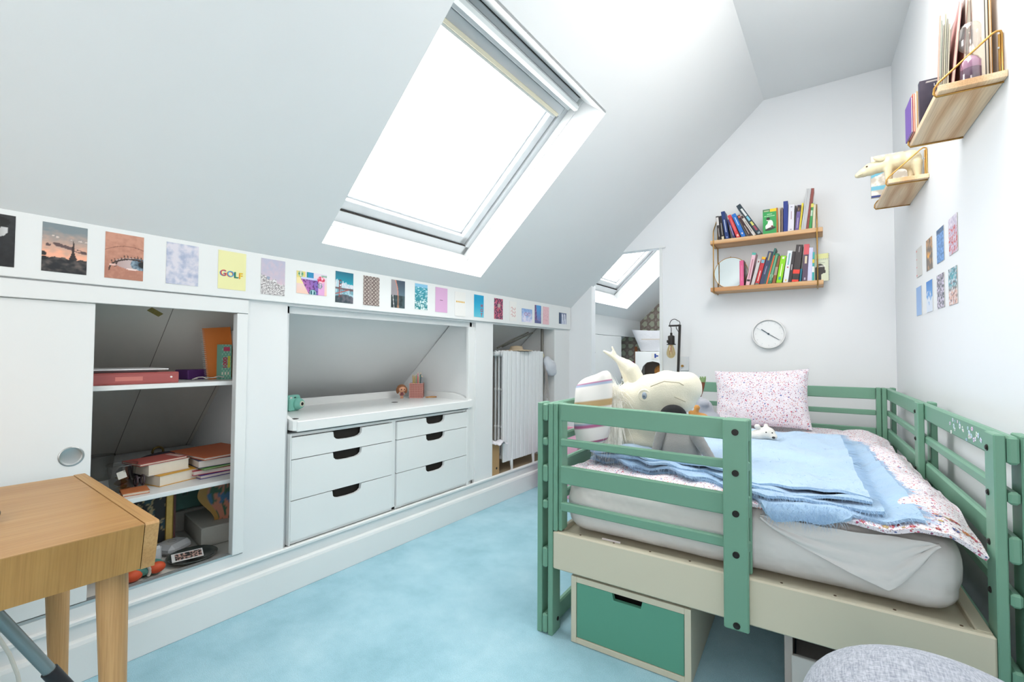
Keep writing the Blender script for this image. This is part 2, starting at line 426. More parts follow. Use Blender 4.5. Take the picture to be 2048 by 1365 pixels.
# left wall: panels between the built-in openings
b = MB(WHITE)
b.box(-.05, -1.7, 0, -.02, -.6, 1.378)
b.box(-.05, -.6, 0, -.02, 1.135, .255); b.box(-.05, 1.135, 0, -.02, 3.95, .205)
b.box(-.05, .952, .255, -.02, 1.135, 1.378); b.box(-.05, 2.535, .205, -.02, 2.735, 1.378); b.box(-.05, 3.655, .205, -.02, 3.97, 1.378)
b.box(-.05, -1.7, 1.378, -.02, 3.97, 1.62)
b.box(-.05, 4.03, 0, -.02, 4.45, 1.62); b.box(-.05, 4.45, 1.372, -.02, 5.87, 1.62)
b.box(-.09, 1.135, 1.345, -.05, 2.535, 1.40)
for y in (-.65, 1.112, 1.137, 2.50, 2.72, 3.655, 4.03, 5.24):
    b.prism([(-1.66, 0), (-.05, 0), (-.05, 1.54), (-1.66, .1)], 1, y, y+.022)
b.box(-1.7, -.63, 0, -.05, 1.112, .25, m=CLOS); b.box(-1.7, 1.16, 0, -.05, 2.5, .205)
b.box(-1.7, 2.742, 0, -.05, 3.655, .2, m=mat('bare_board', '#a8977c', 0.9, var=.1, vs=8))
wl = struct('wall_left', b)
b = MB(TRIMW)
b.box(-.02, -1.7, 1.39, 0.0, 3.93, 1.6045, .002)
struct('trim_1', b)
b = MB(TRIMW)
b.box(-.02, -1.7, 0, 0.0, 3.94, .128, .002); b.prism([(-.02, .128), (0, .128), (-.004, .14), (-.02, .146)], 1, -1.7, 3.94)
b.box(-.03, -1.7, .198, -.006, 3.94, .214, .003)
struct('baseboard_left', b)
b = MB(TRIMW)
b.box(-.022, -.6, 1.325, -.008, .951, 1.386, .002); b.box(-.05, .906, .262, -.010, .951, 1.323, .002)
b.box(-.022, .951, 1.30, -.014, .957, 1.386)
struct('trim_3', b)
b = MB(ALU)
b.box(-.05, -.6, .252, -.022, .94, .257)
for x in (-.05, -.037, -.024): b.box(x, -.6, .257, x+.003, .94, .266)
struct('trim_4', b)
# back wall
b = MB(WALLR)
b.prism([(-.05, 0), (.216, 0), (.216, slopez(.216)+.05), (-.05, slopez(-.05)+.05)], 1, 0, .09)
b.prism([(.86, 0), (2.62, 0), (2.62, 3.2), (1.72, 3.2), (.50, 2.09), (.86, 2.09)], 1, 0, .09)
struct('wall_back', b, FK)
b = MB(TRIMW); b.box(.862, -.012, 0, .888, .1, 2.10, .003); b.box(.855, -.02, 2.082, .915, .02, 2.094, .002)
struct('trim_2', b, FK)
b = MB(WALLR); b.box(1.5, -3.4, 0, 1.62, 4.7, 3.3); struct('wall_right', b, FB)
b = MB(WALLR); b.box(-1.9, -1.75, 0, 3.3, -1.65, 3.3); struct('wall_front', b)
b = MB(WALLR); b.box(.84, -.6, 0, .93, 0, .07); 
# far wall of the room beyond, papered
b = MB(WALLR); b.box(-1.9, 5.88, 0, 3.2, 5.98, 3.3)
def wallpaper(X, Y):
    x = X*1.3; y = Y*1.6; p = .098
    gx = x/p; row = np.floor(y/(p*.98)); fy = y/(p*.98)-row-.5; fx = gx-np.floor(gx)-.5
    d = np.sqrt(fx**2+fy**2); oc = np.maximum(np.maximum(abs(fx), abs(fy)), (abs(fx)+abs(fy))*.74)
    c = np.tile(np.array([.64, .58, .54]), (len(X), 1)); n = np.sin(x*420)*np.sin(y*390)
    c += (n*.04)[:, None]
    c[oc < .42] = [.52, .46, .43]; c[oc < .36] = [.80, .82, .74]
    star = ((abs(abs(fx)-.5)+abs(abs(fy)-.5)) < .10); c[star] = [.78, .74, .70]
    return c
b.paint((-.5, 5.878, .35), (1.3, 0, 0), (0, 0, 1.6), 110, 130, wallpaper)
struct('wall_far', b)
b = MB(TRIMW)
b.box(-.045, 4.46, .02, -.018, 5.235, 1.366, .002)
dr = struct('door_1', b)
b = MB(BOLTM); b.cyl((-.018, 4.50, 1.17), (-.012, 4.50, 1.17), .009, n=12); dr.part('screw', b)

# skylights
def skylight(idx, y0, y1):
    b = MB(WINF)
    b.box(.125, y0, .235, .20, y1, .33, .003); b.box(.125, y0, .235, 1.42, y0+.045, .33, .003); b.box(.125, y1-.045, .235, 1.42, y1, .33, .003); b.box(1.35, y0, .235, 1.42, y1, .33, .003)
    t = Thing('window_%d' % idx, None, None, FS, (.125, y0, .235), kind='structure', mesh=b)
    b = MB(TRIMW)
    for (a, c) in ((.125, .132),): b.box(a, y0, .185, c, y1, .236, .001)
    b.box(.125, y1-.007, .185, 1.42, y1, .236, .001); b.box(.125, y0, .185, 1.42, y0+.007, .236, .001)
    t.part('reveal_lining', b)
    b = MB(ALU); b.box(.194, y0+.04, .229, .199, y1-.04, .24); b2 = MB(DARKGAP); b2.box(.1995, y0+.045, .236, .2025, y1-.045, .25)
    t.part('gap', b2)
    b = MB(WINF)
    b.box(.203, y0+.05, .25, .262, y1-.05, .33, .004); b.box(.203, y0+.05, .25, 1.3, y0+.105, .33, .004); b.box(.203, y1-.105, .25, 1.3, y1-.05, .33, .004); b.box(1.24, y0+.05, .25, 1.34, y1-.05, .33, .004)
    for y in (y0+.105, y1-.117): b.box(.262, y, .285, 1.24, y+.012, .33, .002)
    b.box(.262, y0+.105, .285, .274, y1-.105, .33, .002)
    t.part('sash', b)
    b = MB(PANE); b.box(.262, y0+.105, .312, 1.24, y1-.105, .318); t.part('pane', b)
    b = MB(WINF); b.box(1.218, y0+.06, .215, 1.232, y1-.10, .245, .002); b.box(1.24, y0+.06, .22, 1.30, y1-.06, .25, .004); b.box(1.30, y0+.05, .19, 1.322, y1-.055, .25, .003)
    t.part('blind_rail', b)
    b = MB(mat('cream_blind', '#d8d2bc', .7)); b.box(1.232, y0+.07, .2, 1.252, y1-.10, .225, .002); t.part('blind_slat', b)
    b = MB(TRIMW)
    b.prism([(1.318, .13), (1.335, .115), (1.352, .12), (1.36, .145), (1.36, .235), (1.318, .235)], 1, y0+.03, y1-.085)
    t.part('ventilation_flap', b, label='white ventilation flap')
    b = MB(WINF); b.box(1.36, y0+.03, .16, 1.392, y1-.075, .24, .004); t.part('top_cover', b)
    b = MB(DARKGAP); b.box(1.3925, y0+.03, .158, 1.3958, y1-.075, .2); t.part('gap', b)
    b = MB(TRIMW); b.prism([(1.396, .15), (1.4185, .0), (1.43, .0), (1.43, .24), (1.396, .24)], 1, y0, y1-.0075); t.part('splayed_lining', b)
skylight(1, 1.24, 2.45); skylight(2, 4.0, 5.14)

# pale stone building across the street, seen washed out through the pane
b = MB(mat('pale_stone', '#e2ddd2', .9)); b.box(-20, 8.3, -12, -10, 18.2, 24)
bl = Thing('building', 'pale stone building across the street seen through the large skylight', 'building', FW, (-15, 10, -12), mesh=b)
b = MB(mat('pale_stone')if False else _M['pale_stone'])
for z in (5.1, 5.6, 9.6): b.box(-10.0, 8.2, z, -9.75, 18.3, z+.18)
bl.part('cornice', b)
for z in (2.2, 6.4, 10.4):
    for y in (9.0, 11.2, 13.4):
        b = MB(mat('grey_pane', '#9aa2a6', .3)); b.box(-10.02, y, z, -9.98, y+.8, z+1.9); w = bl.part('window', b)

# ================================================================== LEFT WALL: photo cards
def base_c(X, c): return np.tile(np.array(c, float), (len(X), 1))
def nz(X, Y, sx, sy, seed=0, oct=3):
    o = np.zeros(len(X))
    for i in range(len(X)):
        o[i] = mnoise.fractal(Vector((X[i]*sx+seed*7.1, Y[i]*sy+seed*3.3, seed)), 0.9, 2.0, oct)
    return o
def disk(X, Y, cx, cy, r, asp=1.5): return ((X-cx)**2 + ((Y-cy)*asp)**2) < r*r
def lerp(a, b, t): t = np.clip(t, 0, 1)[:, None]; return np.array(a)*(1-t)+np.array(b)*t
def c_portrait(X, Y):
    c = lerp([.10, .10, .11], [.17, .17, .18], Y); n = nz(X, Y, 6, 9, 1); c += (n*.05)[:, None]
    f = ((X-.60)/.26)**2 + ((Y-.72)/.17)**2 < 1; c[f] = lerp([.42]*3, [.80]*3, (X[f]-.35)*2.2)
    c[f & (abs(Y-.75-.1*(X-.6)) < .012) & (X > .45)] = .1; c[disk(X, Y, .68, .745, .03) & f] = .05; c[disk(X, Y, .52, .76, .03) & f] = .08
    c[(abs(X-.60) < .07) & (abs(Y-.655) < .012)] = .92
    c[(((X-.6)/.3)**2 + ((Y-.86)/.10)**2 < 1)] = .07
    c[((X-.35)**2*4+(Y-.5)**2 < .02) & (Y < .6)] = [.3, .3, .31]
    return c
def c_tower(X, Y):
    n = nz(X, Y, 4, 9, 2); c = lerp([.98, .72, .60], [.50, .55, .57], (Y-.35)*1.9+n*.25)
    c = np.where(((abs(Y-.52-.05*np.sin(X*5)) < .03+.02*n) & (n > -.1))[:, None], np.array([.38, .30, .30]), c)
    c = np.where(((Y > .68) & (Y < .76) & (n > .22))[:, None], np.array([.86, .80, .77]), c)
    g = Y < .30+.012*np.sin(X*31)+.03*n; c[g] = lerp([.10, .11, .13], [.40, .36, .34], (n[g]*1.3+.3))
    h = (Y-.30)/.38; wd = .014+.085*np.exp(-h*4.0); tw = (abs(X-.68) < wd) & (h > 0) & (h < 1); c[tw] = [.20, .15, .15]
    c[(abs(X-.68) < .045) & (abs(Y-.405) < .008)] = [.2, .15, .15]
    c[disk(X, Y, .03, .36, .07)] = [.14, .13, .14]
    return c
def c_eye(X, Y):
    n = nz(X, Y, 7, 10, 3); c = lerp([.70, .48, .40], [.80, .58, .49], Y+.6*n)
    bx = Y-(.74-.35*(X-.62)**2); c[(abs(bx) < .008)] = [.55, .36, .30]
    ey = ((X-.85)/.62)**2 + ((Y-.36)/.135)**2 < 1; c[ey] = lerp([.66, .55, .53], [.84, .78, .78], X[ey])
    ir = ((X-.92)/.26)**2+((Y-.36)/.15)**2 < 1; c[ir & ey] = lerp([.24, .32, .38], [.55, .64, .70], n[ir & ey]*1.5+.5)
    c[((X-.98)/.12)**2+((Y-.36)/.065)**2 < 1] = [.05, .07, .08]
    ly = .46-.55*np.abs(X-.72)**2.2
    c[(abs(Y-ly) < .016) & (X > .12)] = [.18, .12, .10]
    k = (np.sin(X*70+Y*22) > .5) & (Y > ly) & (Y < ly+.055+.05*np.sin(X*9)**2) & (X > .15); c[k] = [.34, .24, .20]
    k = (np.sin(X*50-Y*20) > .5) & (Y < ly) & (Y > ly-.10) & (X > .1) & (X < .35); c[k] = [.26, .17, .14]
    c[((X-.7)/.16)**2+((Y-.24)/.02)**2 < 1] = [.93, .84, .82]; c[((X-.2)/.09)**2+((Y-.30)/.025)**2 < 1] = [.90, .76, .72]
    return c
def c_clouds(X, Y):
    n = nz(X, Y, 4, 6, 4, 5); c = lerp([.66, .70, .80], [.86, .85, .89], n*1.1+.66)
    return c
def c_town(X, Y):
    n = nz(X, Y, 5, 6, 5); m = nz(X, Y, 22, 30, 6); c = lerp([.86, .76, .80], [.74, .74, .82], Y+n*.5)
    g = Y < .55-.25*X+.08*n; c[g] = lerp([.50, .48, .49], [.92, .91, .91], m[g]*1.5+.6)
    c[disk(X, Y, .3, .47, .07)] = [.60, .65, .74]; c[disk(X, Y, .55, .40, .05)] = [.9, .9, .92]
    return c
def c_drinks(X, Y):   # landscape
    n = nz(X, Y, 14, 9, 7); c = lerp([.95, .80, .72], [.90, .86, .92], Y)
    c[(X < .28) & (Y > .7)] = [.90, .85, .52]; c[(X < .22) & (Y > .45) & (Y <= .7)] = [.95, .88, .66]
    c[(X > .32) & (X < .55) & (Y > .72)] = [.15, .55, .75]; c[(X > .32) & (X < .37) & (Y > .72)] = [.1, .6, .5]
    L = .12+.28*(1-Y/.7); u = (X-L)/(.70+.04*(1-Y)-L+1e-6); p = (u > 0) & (u < 1) & (Y < .70)
    c[p] = lerp([.72, .42, .70], [.45, .38, .72], u[p]); k = p & (n > .28); c[k] = [.36, .18, .42]
    c[(X > .13) & (X < .68) & (Y > .66) & (Y < .76)] = [.78, .82, .94]
    q = (X > .70) & (X < .92) & (Y < .62); c[q] = [.88, .66, .84]; r = ((X-.80)/.13)**2+((Y-.72)/.16)**2 < 1; c[r] = lerp([.84, .20, .36], [.96, .78, .84], n[r]*2+.5)
    def logo(cx, cy, rx, ry, a, bcol):
        d = ((X-cx)/rx)**2+((Y-cy)/ry)**2; c[d < 1] = a; c[d < .72] = bcol; c[(d < .5)] = a
        c[(abs(X-cx) < rx*.22) & (d < .4)] = bcol; c[(((X-cx)/rx)**2+((Y-cy-.35*ry)/ry)**2 < .06)] = bcol
    logo(.13, .88, .085, .13, [.20, .55, .36], [.92, .93, .85]); logo(.77, .44, .075, .14, [.28, .46, .48], [.86, .78, .86]); logo(.53, .08, .12, .16, [.06, .36, .42], [.70, .86, .88])
    c[(X > .80) & (Y > .86) & (Y < .94) & (np.sin(X*150) > -.3)] = [.30, .66, .48]
    return c
def c_bridge(X, Y):
    n = nz(X, Y, 6, 8, 8); c = lerp([.05, .62, .70], [.08, .42, .52], (Y-.6)*2.4)
    k = Y < .66+.10*n-.12*X+.06; c[k] = lerp([.88, .87, .90], [.70, .82, .86], n[k]*2+.3)
    k = Y < .44; c[k] = lerp([.42, .62, .68], [.66, .80, .84], n[k]*2+.5)
    c[(Y < .49-.02*X) & (Y > .44-.04*X)] = [.42, .36, .38]
    k = Y < .20+.07*np.sin(X*3.2)+.04*n; c[k] = lerp([.20, .27, .30], [.40, .40, .44], X[k]+n[k])
    t = (X > .20) & (X < .34) & (Y > .18) & (Y < .74); c[t & ((X < .235) | (X > .305))] = [.60, .26, .22]
    for yy in (.72, .60, .51, .41): c[t & (abs(Y-yy) < .014)] = [.42, .20, .2]
    dk = .25+.22*X; c[(abs(Y-dk-.02) < .016) & (X < .72)] = [.72, .32, .28]; c[(abs(X-.82) < .012) & (Y > .3) & (Y < .5)] = [.4, .3, .32]
    return c
def c_mono(X, Y):
    x = X*4.6; y = Y*7.6; c = base_c(X, [.46, .40, .39])
    for off in (0, .5):
        u = (x+off) % 1-.5; v = (y+off) % 1-.5; d = abs(u)+abs(v)
        ring = np.sqrt(u*u+v*v)
        if off == 0: c[(d < .34) & (abs(u)*abs(v) < .012)] = [.82, .78, .74]
        else: c[((ring < .30) & (ring > .2) | (ring < .08)) & ((np.floor(x+off) % 2) == 0)] = [.82, .78, .74]; c[(d < .24) & ((np.floor(x+off) % 2) == 1)] = [.80, .76, .72]
    return c
def c_road(X, Y):
    n = nz(X, Y, 5, 6, 9); c = lerp([.40, .50, .55], [.26, .32, .38], (Y-.4)*1.8); c[X < .42-.5*(Y-1)**2*.2] += 0
    a = X - (.42 - .75*(Y-.45)**2*.55 + .03); k = (Y > .42) & (X < .50-.62*(Y-.42)**2-.02); c[k] = [.62, .60, .62]
    k = (Y > .42) & (abs(X-(.50-.62*(Y-.42)**2)) < .03); c[k] = [.88, .56, .46]
    g = Y < .45; c[g] = lerp([.14, .20, .21], [.28, .36, .38], X[g]+n[g]); c[g & (abs(X-.5) < .03+.07*(.45-Y))] = [.72, .56, .44]; c[g & (abs(X-.5) < .01)] = [.3, .2, .16]
    c[g & (abs(X-(.12+.2*(.45-Y))) < .02)] = [.88, .88, .88]
    return c
def c_sea(X, Y):
    n = nz(X, Y, 6, 22, 10, 4); c = lerp([.16, .50, .52], [.30, .68, .78], Y+n*.5); k = n > .30; c[k] = [.80, .92, .94]
    c[Y > .86] = [.55, .78, .90]; k = (Y < .35) & (nz(X, Y, 8, 9, 11) > .12); c[k] = [.86, .94, .93]; return c
def c_pink(X, Y): return base_c(X, [.85, .68, .83])
def c_white(X, Y): return base_c(X, [.93, .93, .92])
def c_yellow(X, Y): return base_c(X, [.93, .92, .68])
def c_cyan(X, Y): return lerp([.42, .78, .86], [.02, .62, .80], Y*1.3)
def c_neon(X, Y):
    n = nz(X, Y, 9, 14, 12, 4); m = nz(X, Y, 5, 5, 13); c = lerp([.24, .16, .26], [.86, .42, .56], n*1.8+.4); k = m > .25; c[k] = [.80, .36, .42]; c[disk(X, Y, .55, .66, .16)] = [.72, .66, .64]; return c
def c_heaven(X, Y):
    n = nz(X, Y, 4, 4, 14, 4); c = lerp([.92, .90, .97], [.52, .66, .86], Y+n*.6)
    k = (abs(np.sqrt((X-.38)**2+(Y-.6)**2)-.12) < .03) | (abs(np.sqrt((X-.68)**2+(Y-.6)**2)-.12) < .03); c[k] = [.66, .52, .70]; return c
def c_dusk(X, Y):
    n = nz(X, Y, 8, 14, 15); c = lerp([.52, .48, .70], [.28, .60, .84], Y*1.3); k = (X < .22+.2*(1-Y)) | (X > .95); c[k] = lerp([.24, .26, .46], [.66, .42, .60], n[k]*2+.4)
    c[(Y < .15+.1*n)] = [.34, .36, .56]; return c
def c_rose(X, Y): c = base_c(X, [.91, .75, .78]); n = nz(X, Y, 5, 8, 16); c[(abs(n-.1) < .05) & (Y > .2) & (Y < .85)] = [.84, .62, .66]; return c
def c_legs(X, Y):
    c = lerp([.66, .70, .80], [.44, .48, .60], Y); c[X < .3] = [.25, .32, .44]
    for cx in (.45, .75): c[(abs(X-cx-(1-Y)*.1) < .07) & (Y < .9)] = [.90, .91, .95]
    return c
cards = [  # y0, z0, w, h, painter, nu, nv, label
 (.119, 1.420, .112, .166, c_portrait, 44, 64, 'black and white portrait card at the left end of the photo strip'),
 (.292, 1.420, .112, .165, c_tower, 56, 80, 'card showing an iron lattice tower against a pink sunset sky'),
 (.452, 1.419, .112, .168, c_eye, 56, 80, 'card with a close-up of an eye and long lashes'),
 (.636, 1.422, .111, .165, c_clouds, 40, 56, 'card of pale lilac and blue clouds'),
 (.820, 1.424, .112, .166, c_yellow, 2, 2, 'pale yellow card printed with the word GOLF'),
 (.997, 1.420, .111, .166, c_town, 44, 60, 'card of a white hillside town under a pink sky'),
 (1.165, 1.443, .161, .110, c_drinks, 70, 46, 'landscape card of purple and pink iced drinks with round green emblems'),
 (1.375, 1.418, .108, .165, c_bridge, 44, 66, 'card of a red suspension bridge under a teal sky'),
 (1.547, 1.419, .109, .165, c_mono, 60, 90, 'brown card with an all-over cream monogram pattern'),
 (1.740, 1.422, .104, .166, c_road, 36, 50, 'dark card of a straight road and a rainbow'),
 (1.924, 1.427, .106, .162, c_sea, 36, 50, 'card of turquoise sea waves'),
 (2.100, 1.424, .112, .163, c_pink, 2, 2, 'lilac pink card with one tiny line of dark print'),
 (2.286, 1.411, .108, .168, c_white, 2, 2, 'white card with a line of yellow lettering'),
 (2.485, 1.417, .110, .163, c_cyan, 6, 12, 'bright blue card with red letters HOT running down it'),
 (2.720, 1.418, .110, .160, c_neon, 26, 40, 'card of a crowded neon street in red and violet'),
 (2.920, 1.413, .094, .161, c_white, 2, 2, 'white card with two columns of small red letters'),
 (3.089, 1.417, .157, .113, c_heaven, 30, 20, 'small landscape card of a blue and lilac sky'),
 (3.286, 1.418, .104, .158, c_dusk, 24, 34, 'card of a blue dusk sky between towers'),
 (3.416, 1.415, .106, .159, c_rose, 20, 28, 'plain rose pink card near the far corner'),
 (3.700, 1.436, .142, .106, c_legs, 24, 16, 'small blue-grey card nearest the far corner'),
]
RED = flat('#c23038'); 
for i, (y, z, w, h, fn, nu, nv, lab) in enumerate(cards):
    b = MB(mat('card_back', '#e6e4de', .7))
    b.box(.0006, y, z, .0014, y+w, z+h)
    b.paint((.0016, y, z), (0, w, 0), (0, 0, h), nu, nv, fn)
    a = random.uniform(-.6, .6)
    t = Thing('photo_card', lab, 'card', FW, (0.0006, y, z), 'cards in a row on the white strip', mesh=b)
    e1, e2 = (0, 1, 0), (0, 0, 1)
    if fn is c_yellow:
        for k, (ch, c1, c2) in enumerate((('G', '#d05048', '#3a90c0'), ('O', '#4aa8d0', '#c84a40'), ('L', '#2a8a68', '#2a4a50'), ('F', '#e8c838', '#d86838'))):
            q = MB(); q.text(ch, (.0018, y+.005+(0, .0275, .0565, .076)[k], z+.056-.0015*k), e1, e2, .036, flat(c2), bold=.02); q.text(ch, (.0021, y+.0075+(0, .0275, .0565, .076)[k], z+.0575-.0015*k), e1, e2, .036, flat(c1), bold=.015); t.part('lettering', q)
    if fn is c_cyan:
        for k, ch in enumerate('HOT'):
            q = MB(); q.text(ch, (.0018, y+.086, z+.075-k*.034), e1, e2, .034, RED, 'CENTER', bold=.03); t.part('lettering', q)
    if i == 11: q = MB(); q.box(.0016, y+.042, z+.078, .0019, y+.068, z+.081, m=flat('#4a3848')); t.part('printed_line', q)
    if i == 12:
        q = MB()
        for k in range(6): q.box(.0016, y+.012+k*.015, z+.094, .0019, y+.022+k*.015, z+.105, m=flat('#e2b64a'))
        t.part('printed_line', q)
    if i == 15:
        for k in range(3):
            for j in (0, 1):
                q = MB(); q.tube([(.0018, y+.03+.036*j+.011*math.cos(u), z+.104-.028*k+.010*math.sin(u)) for u in [n*math.pi/6-1.2-2*j for n in range(9)]], .0016, 4, flat('#d2666a')); t.part('lettering', q)

# ------------------------------------------------------------------ sliding doors
def slide(y0, y1, x0, x1, lab, pull):
    b = MB(TRIMW); b.box(x0, y0, .268, x1, y1, 1.324, .0015)
    t = Thing('sliding_door', lab, 'door', FW, (x0, y0, .268), mesh=b)
    if pull:
        c = (x1, y1-.052, .785)
        q = MB(CHROME); q.lathe(c, [(.034, 0), (.034, .002), (.0305, .003), (.027, .0015), (.0245, 0.0008), (0, .0006)], 40, ax=(1, 0, 0)); t.part('recessed_pull', q, label='round brushed metal finger pull')
slide(-.16, .436, -.034, -.022, 'white sliding closet door with a round metal finger pull', True)
slide(-.6, -.05, -.048, -.037, 'white sliding closet door standing behind the other panel', False)

# ------------------------------------------------------------------ drawer unit
b = MB(TRIMW)
b.box(-.50, 1.160, .216, -.018, 1.1665, .752, .002) if False else b.box(-.50, 1.160, .216, -.018, 1.1655, .752); b.box(-.50, 1.784, .216, -.03, 1.812, .752, .002); b.box(-.50, 2.441, .216, -.018, 2.465, .752, .002)
b.box(-.50, 1.164, .216, -.03, 2.441, .232, .001); b.box(-.50, 1.164, .738, -.034, 2.441, .752, .001); b.box(-.05, 2.465, .235, -.03, 2.534, 1.345, .001)
b.box(-.06, 1.15, .232, -.056, 2.44, .74, m=DARKGAP)  # dark sheet stands in for the shade behind the drawer fronts
for z in (.6275, .4285): b.box(-.05, 1.164, z-.004, -.04, 2.441, z+.002, m=DARKGAP)
cab = Thing('drawer_cabinet', 'white built-in drawer unit with cut-out handles in the wall niche', 'cabinet', FW, (-.25, 1.8, .216), mesh=b)
for (ya, yb_, ha, hb) in ((1.167, 1.781, 1.389, 1.567), (1.815, 2.439, 2.048, 2.218)):
    for (za, zb) in ((.6295, .7345), (.4305, .6255), (.234, .4265)):
        P = [(ya, za), (yb_, za), (yb_, zb)]
        hc = (ha+hb)/2; hw = (hb-ha)/2; dp = .046
        for k in range(9):
            u = k/8; ang = math.pi*u
            P.append((hc+hw*math.copysign(abs(math.cos(ang))**.6, math.cos(ang)), zb-dp*math.sin(ang)**.55 if 0 < k < 8 else zb))
        P.append((ya, zb))
        q = MB(TRIMW); q.prism(P, 0, -.036, -.018); d = cab.part('drawer', q)
        q = MB(DARKGAP); q.box(-.055, ha+.004, zb-.045, -.05, hb-.004, zb); cab.part('handle_recess', q, d, label='dark cut-out handle')  # dark sheet puts the drawer's inner shade behind the cut-out
# tray top
b = MB(TRIMW)
b.box(-.61, 1.186, .762, -.004, 2.474, .814, .003); b.box(-.625, 1.150, .775, -.605, 2.495, .862, .004)
for y in (1.166, 2.474):
    pts = [(-.61, .77), (-.01, .77), (-.01, .816), (-.05, .822), (-.12, .845), (-.2, .858), (-.61, .862)]
    b.prism([(p[0], p[1]) for p in pts], 1, y, y+.02)
Thing('tray_worktop', 'white tray-shaped worktop with raised rear edge above the drawers', 'worktop', FW, (-.3, 1.8, .762), mesh=b)
for (x, y) in ((-.33, 2.05), (-.1, 1.22)):
    b = MB(DARKGAP); b.cyl((x, y, .8142), (x, y, .8150), .022, n=20); Thing('cable_grommet', 'small dark cable hole cover in the white desk top%s' % (' by the pencil cup' if y > 2 else ' by the camera'), 'grommet', FW, (x, y, .814), mesh=b)

# instant camera
TEAL = mat('mint_plastic', '#86cdbd', .35)
b = MB(TEAL); cm = tr(-.44, 1.385, .815) @ rotz(18) @ Matrix.Scale(.85, 4)
b.X = cm; b.box(-.02, -.058, 0, .035, .055, .105, .012); b.box(.03, -.058, .0, .045, .02, .085, .007)
t = Thing('instant_camera', 'mint green instant camera on the left end of the desk top', 'camera', FW, (-.42, 1.385, .815), mesh=b)
q = MB(TEAL); q.X = cm; q.lathe((.035, .014, .047), [(.040, 0), (.042, .014), (.038, .024), (.034, .026), (.030, .040), (.026, .042)], 28, ax=(1, 0, 0)); q.cyl((.07, .014, .047), (.078, .014, .047), .026, m=TEAL); ln = t.part('lens_barrel', q)
q = MB(mat('pale_ring', '#e3e2d0', .4)); q.X = cm; q.cyl((.078, .014, .047), (.0815, .014, .047), .019, n=24); t.part('lens_ring', q, ln)
q = MB(mat('black_lens', '#1a1a1c', .1)); q.X = cm; q.cyl((.0815, .014, .047), (.083, .014, .047), .011, n=24); t.part('lens', q, ln)
q = MB(mat('flash_plastic', '#e8e8e2', .2)); q.X = cm; q.box(.034, -.048, .072, .038, -.028, .096, .002); t.part('flash', q)
q = MB(mat('viewfinder', '#3c5a54', .2)); q.X = cm; q.box(.034, -.012, .078, .038, .006, .094, .002); t.part('viewfinder', q)

# big-headed doll
SK = mat('doll_skin', '#d9a182', .5); HB = mat('doll_brown_hair', '#8a5a3a', .5)
dm = tr(-.50, 2.255, .815) @ rotz(-20) @ Matrix.Scale(.84, 4)
b = MB(SK); b.X = dm; b.ell((0, 0, .083), (.030, .037, .032)); t = Thing('toy_doll', 'small big-headed vinyl doll with a brown bob standing by the pencil cup', 'doll', FW, (-.5, 2.235, .815), mesh=b)
q = MB(HB); q.X = dm; q.ell((-.008, 0, .090), (.034, .042, .034)); q.ell((-.004, -.036, .072), (.022, .014, .030)); q.ell((-.004, .036, .072), (.022, .014, .030)); t.part('hair', q)
for s_ in (-1, 1): q = MB(mat('black_eye', '#15120f', .2)); q.X = dm; q.ell((.0285, .014*s_, .080), (.003, .005, .005)); t.part('eye', q)
q = MB(mat('doll_dress', '#7a4048', .6)); q.X = dm; q.lathe((0, 0, .026), [(.018, 0), (.014, .016), (.010, .028)], 16); t.part('dress', q)
for s_ in (-1, 1): q = MB(SK); q.X = dm; q.cyl((0, .007*s_, 0), (0, .007*s_, .03), .006, n=10); q.ell((.003, .007*s_, .004), (.010, .006, .004)); t.part('leg', q)
for s_ in (-1, 1): q = MB(SK); q.X = dm; q.tube([(0, .011*s_, .050), (.004, .020*s_, .040), (.008, .021*s_, .034)], .0045); t.part('arm', q)

# pencil cup
COP = mat('copper_lattice', '#c08a80', .35, .5); cu = tr(-.47, 2.375, .815) @ rotz(40)
b = MB(COP); b.X = cu; R_ = .048
for i in range(9):
    u = -R_+2*R_*i/8
    for s_ in (-1, 1): b.box(u-.0014, s_*R_-.001, 0, u+.0014, s_*R_+.001, .108); b.box(s_*R_-.001, u-.0014, 0, s_*R_+.001, u+.0014, .108)
for k in range(9):
    z = .001+k*.0132
    for s_ in (-1, 1): b.box(-R_, s_*R_-.0012, z, R_, s_*R_+.0012, z+.0028); b.box(s_*R_-.0012, -R_, z, s_*R_+.0012, R_, z+.0028)
b.box(-R_, -R_, 0, R_, R_, .002); b.box(-R_+.004, -R_+.004, .002, R_-.004, R_-.004, .104, m=mat('cup_inner', '#a36c62', .6))
t = Thing('pencil_cup', 'square copper lattice cup full of pens on the desk top', 'pencil cup', FW, (-.47, 2.375, .815), mesh=b)
pens = [(-.03, '#d8b46a', .165), (-.022, '#e0dc8a', .152), (-.013, '#d69a70', .162), (-.004, '#8ec49a', .168), (.002, '#eaa07c', .160), (.008, '#e08aa6', .182), (.014, '#e8b08a', .158), (.022, '#4fb8a4', .172), (.028, '#6a7078', .180), (.034, '#8a8c92', .160), (.038, '#9aa0a8', .155)]
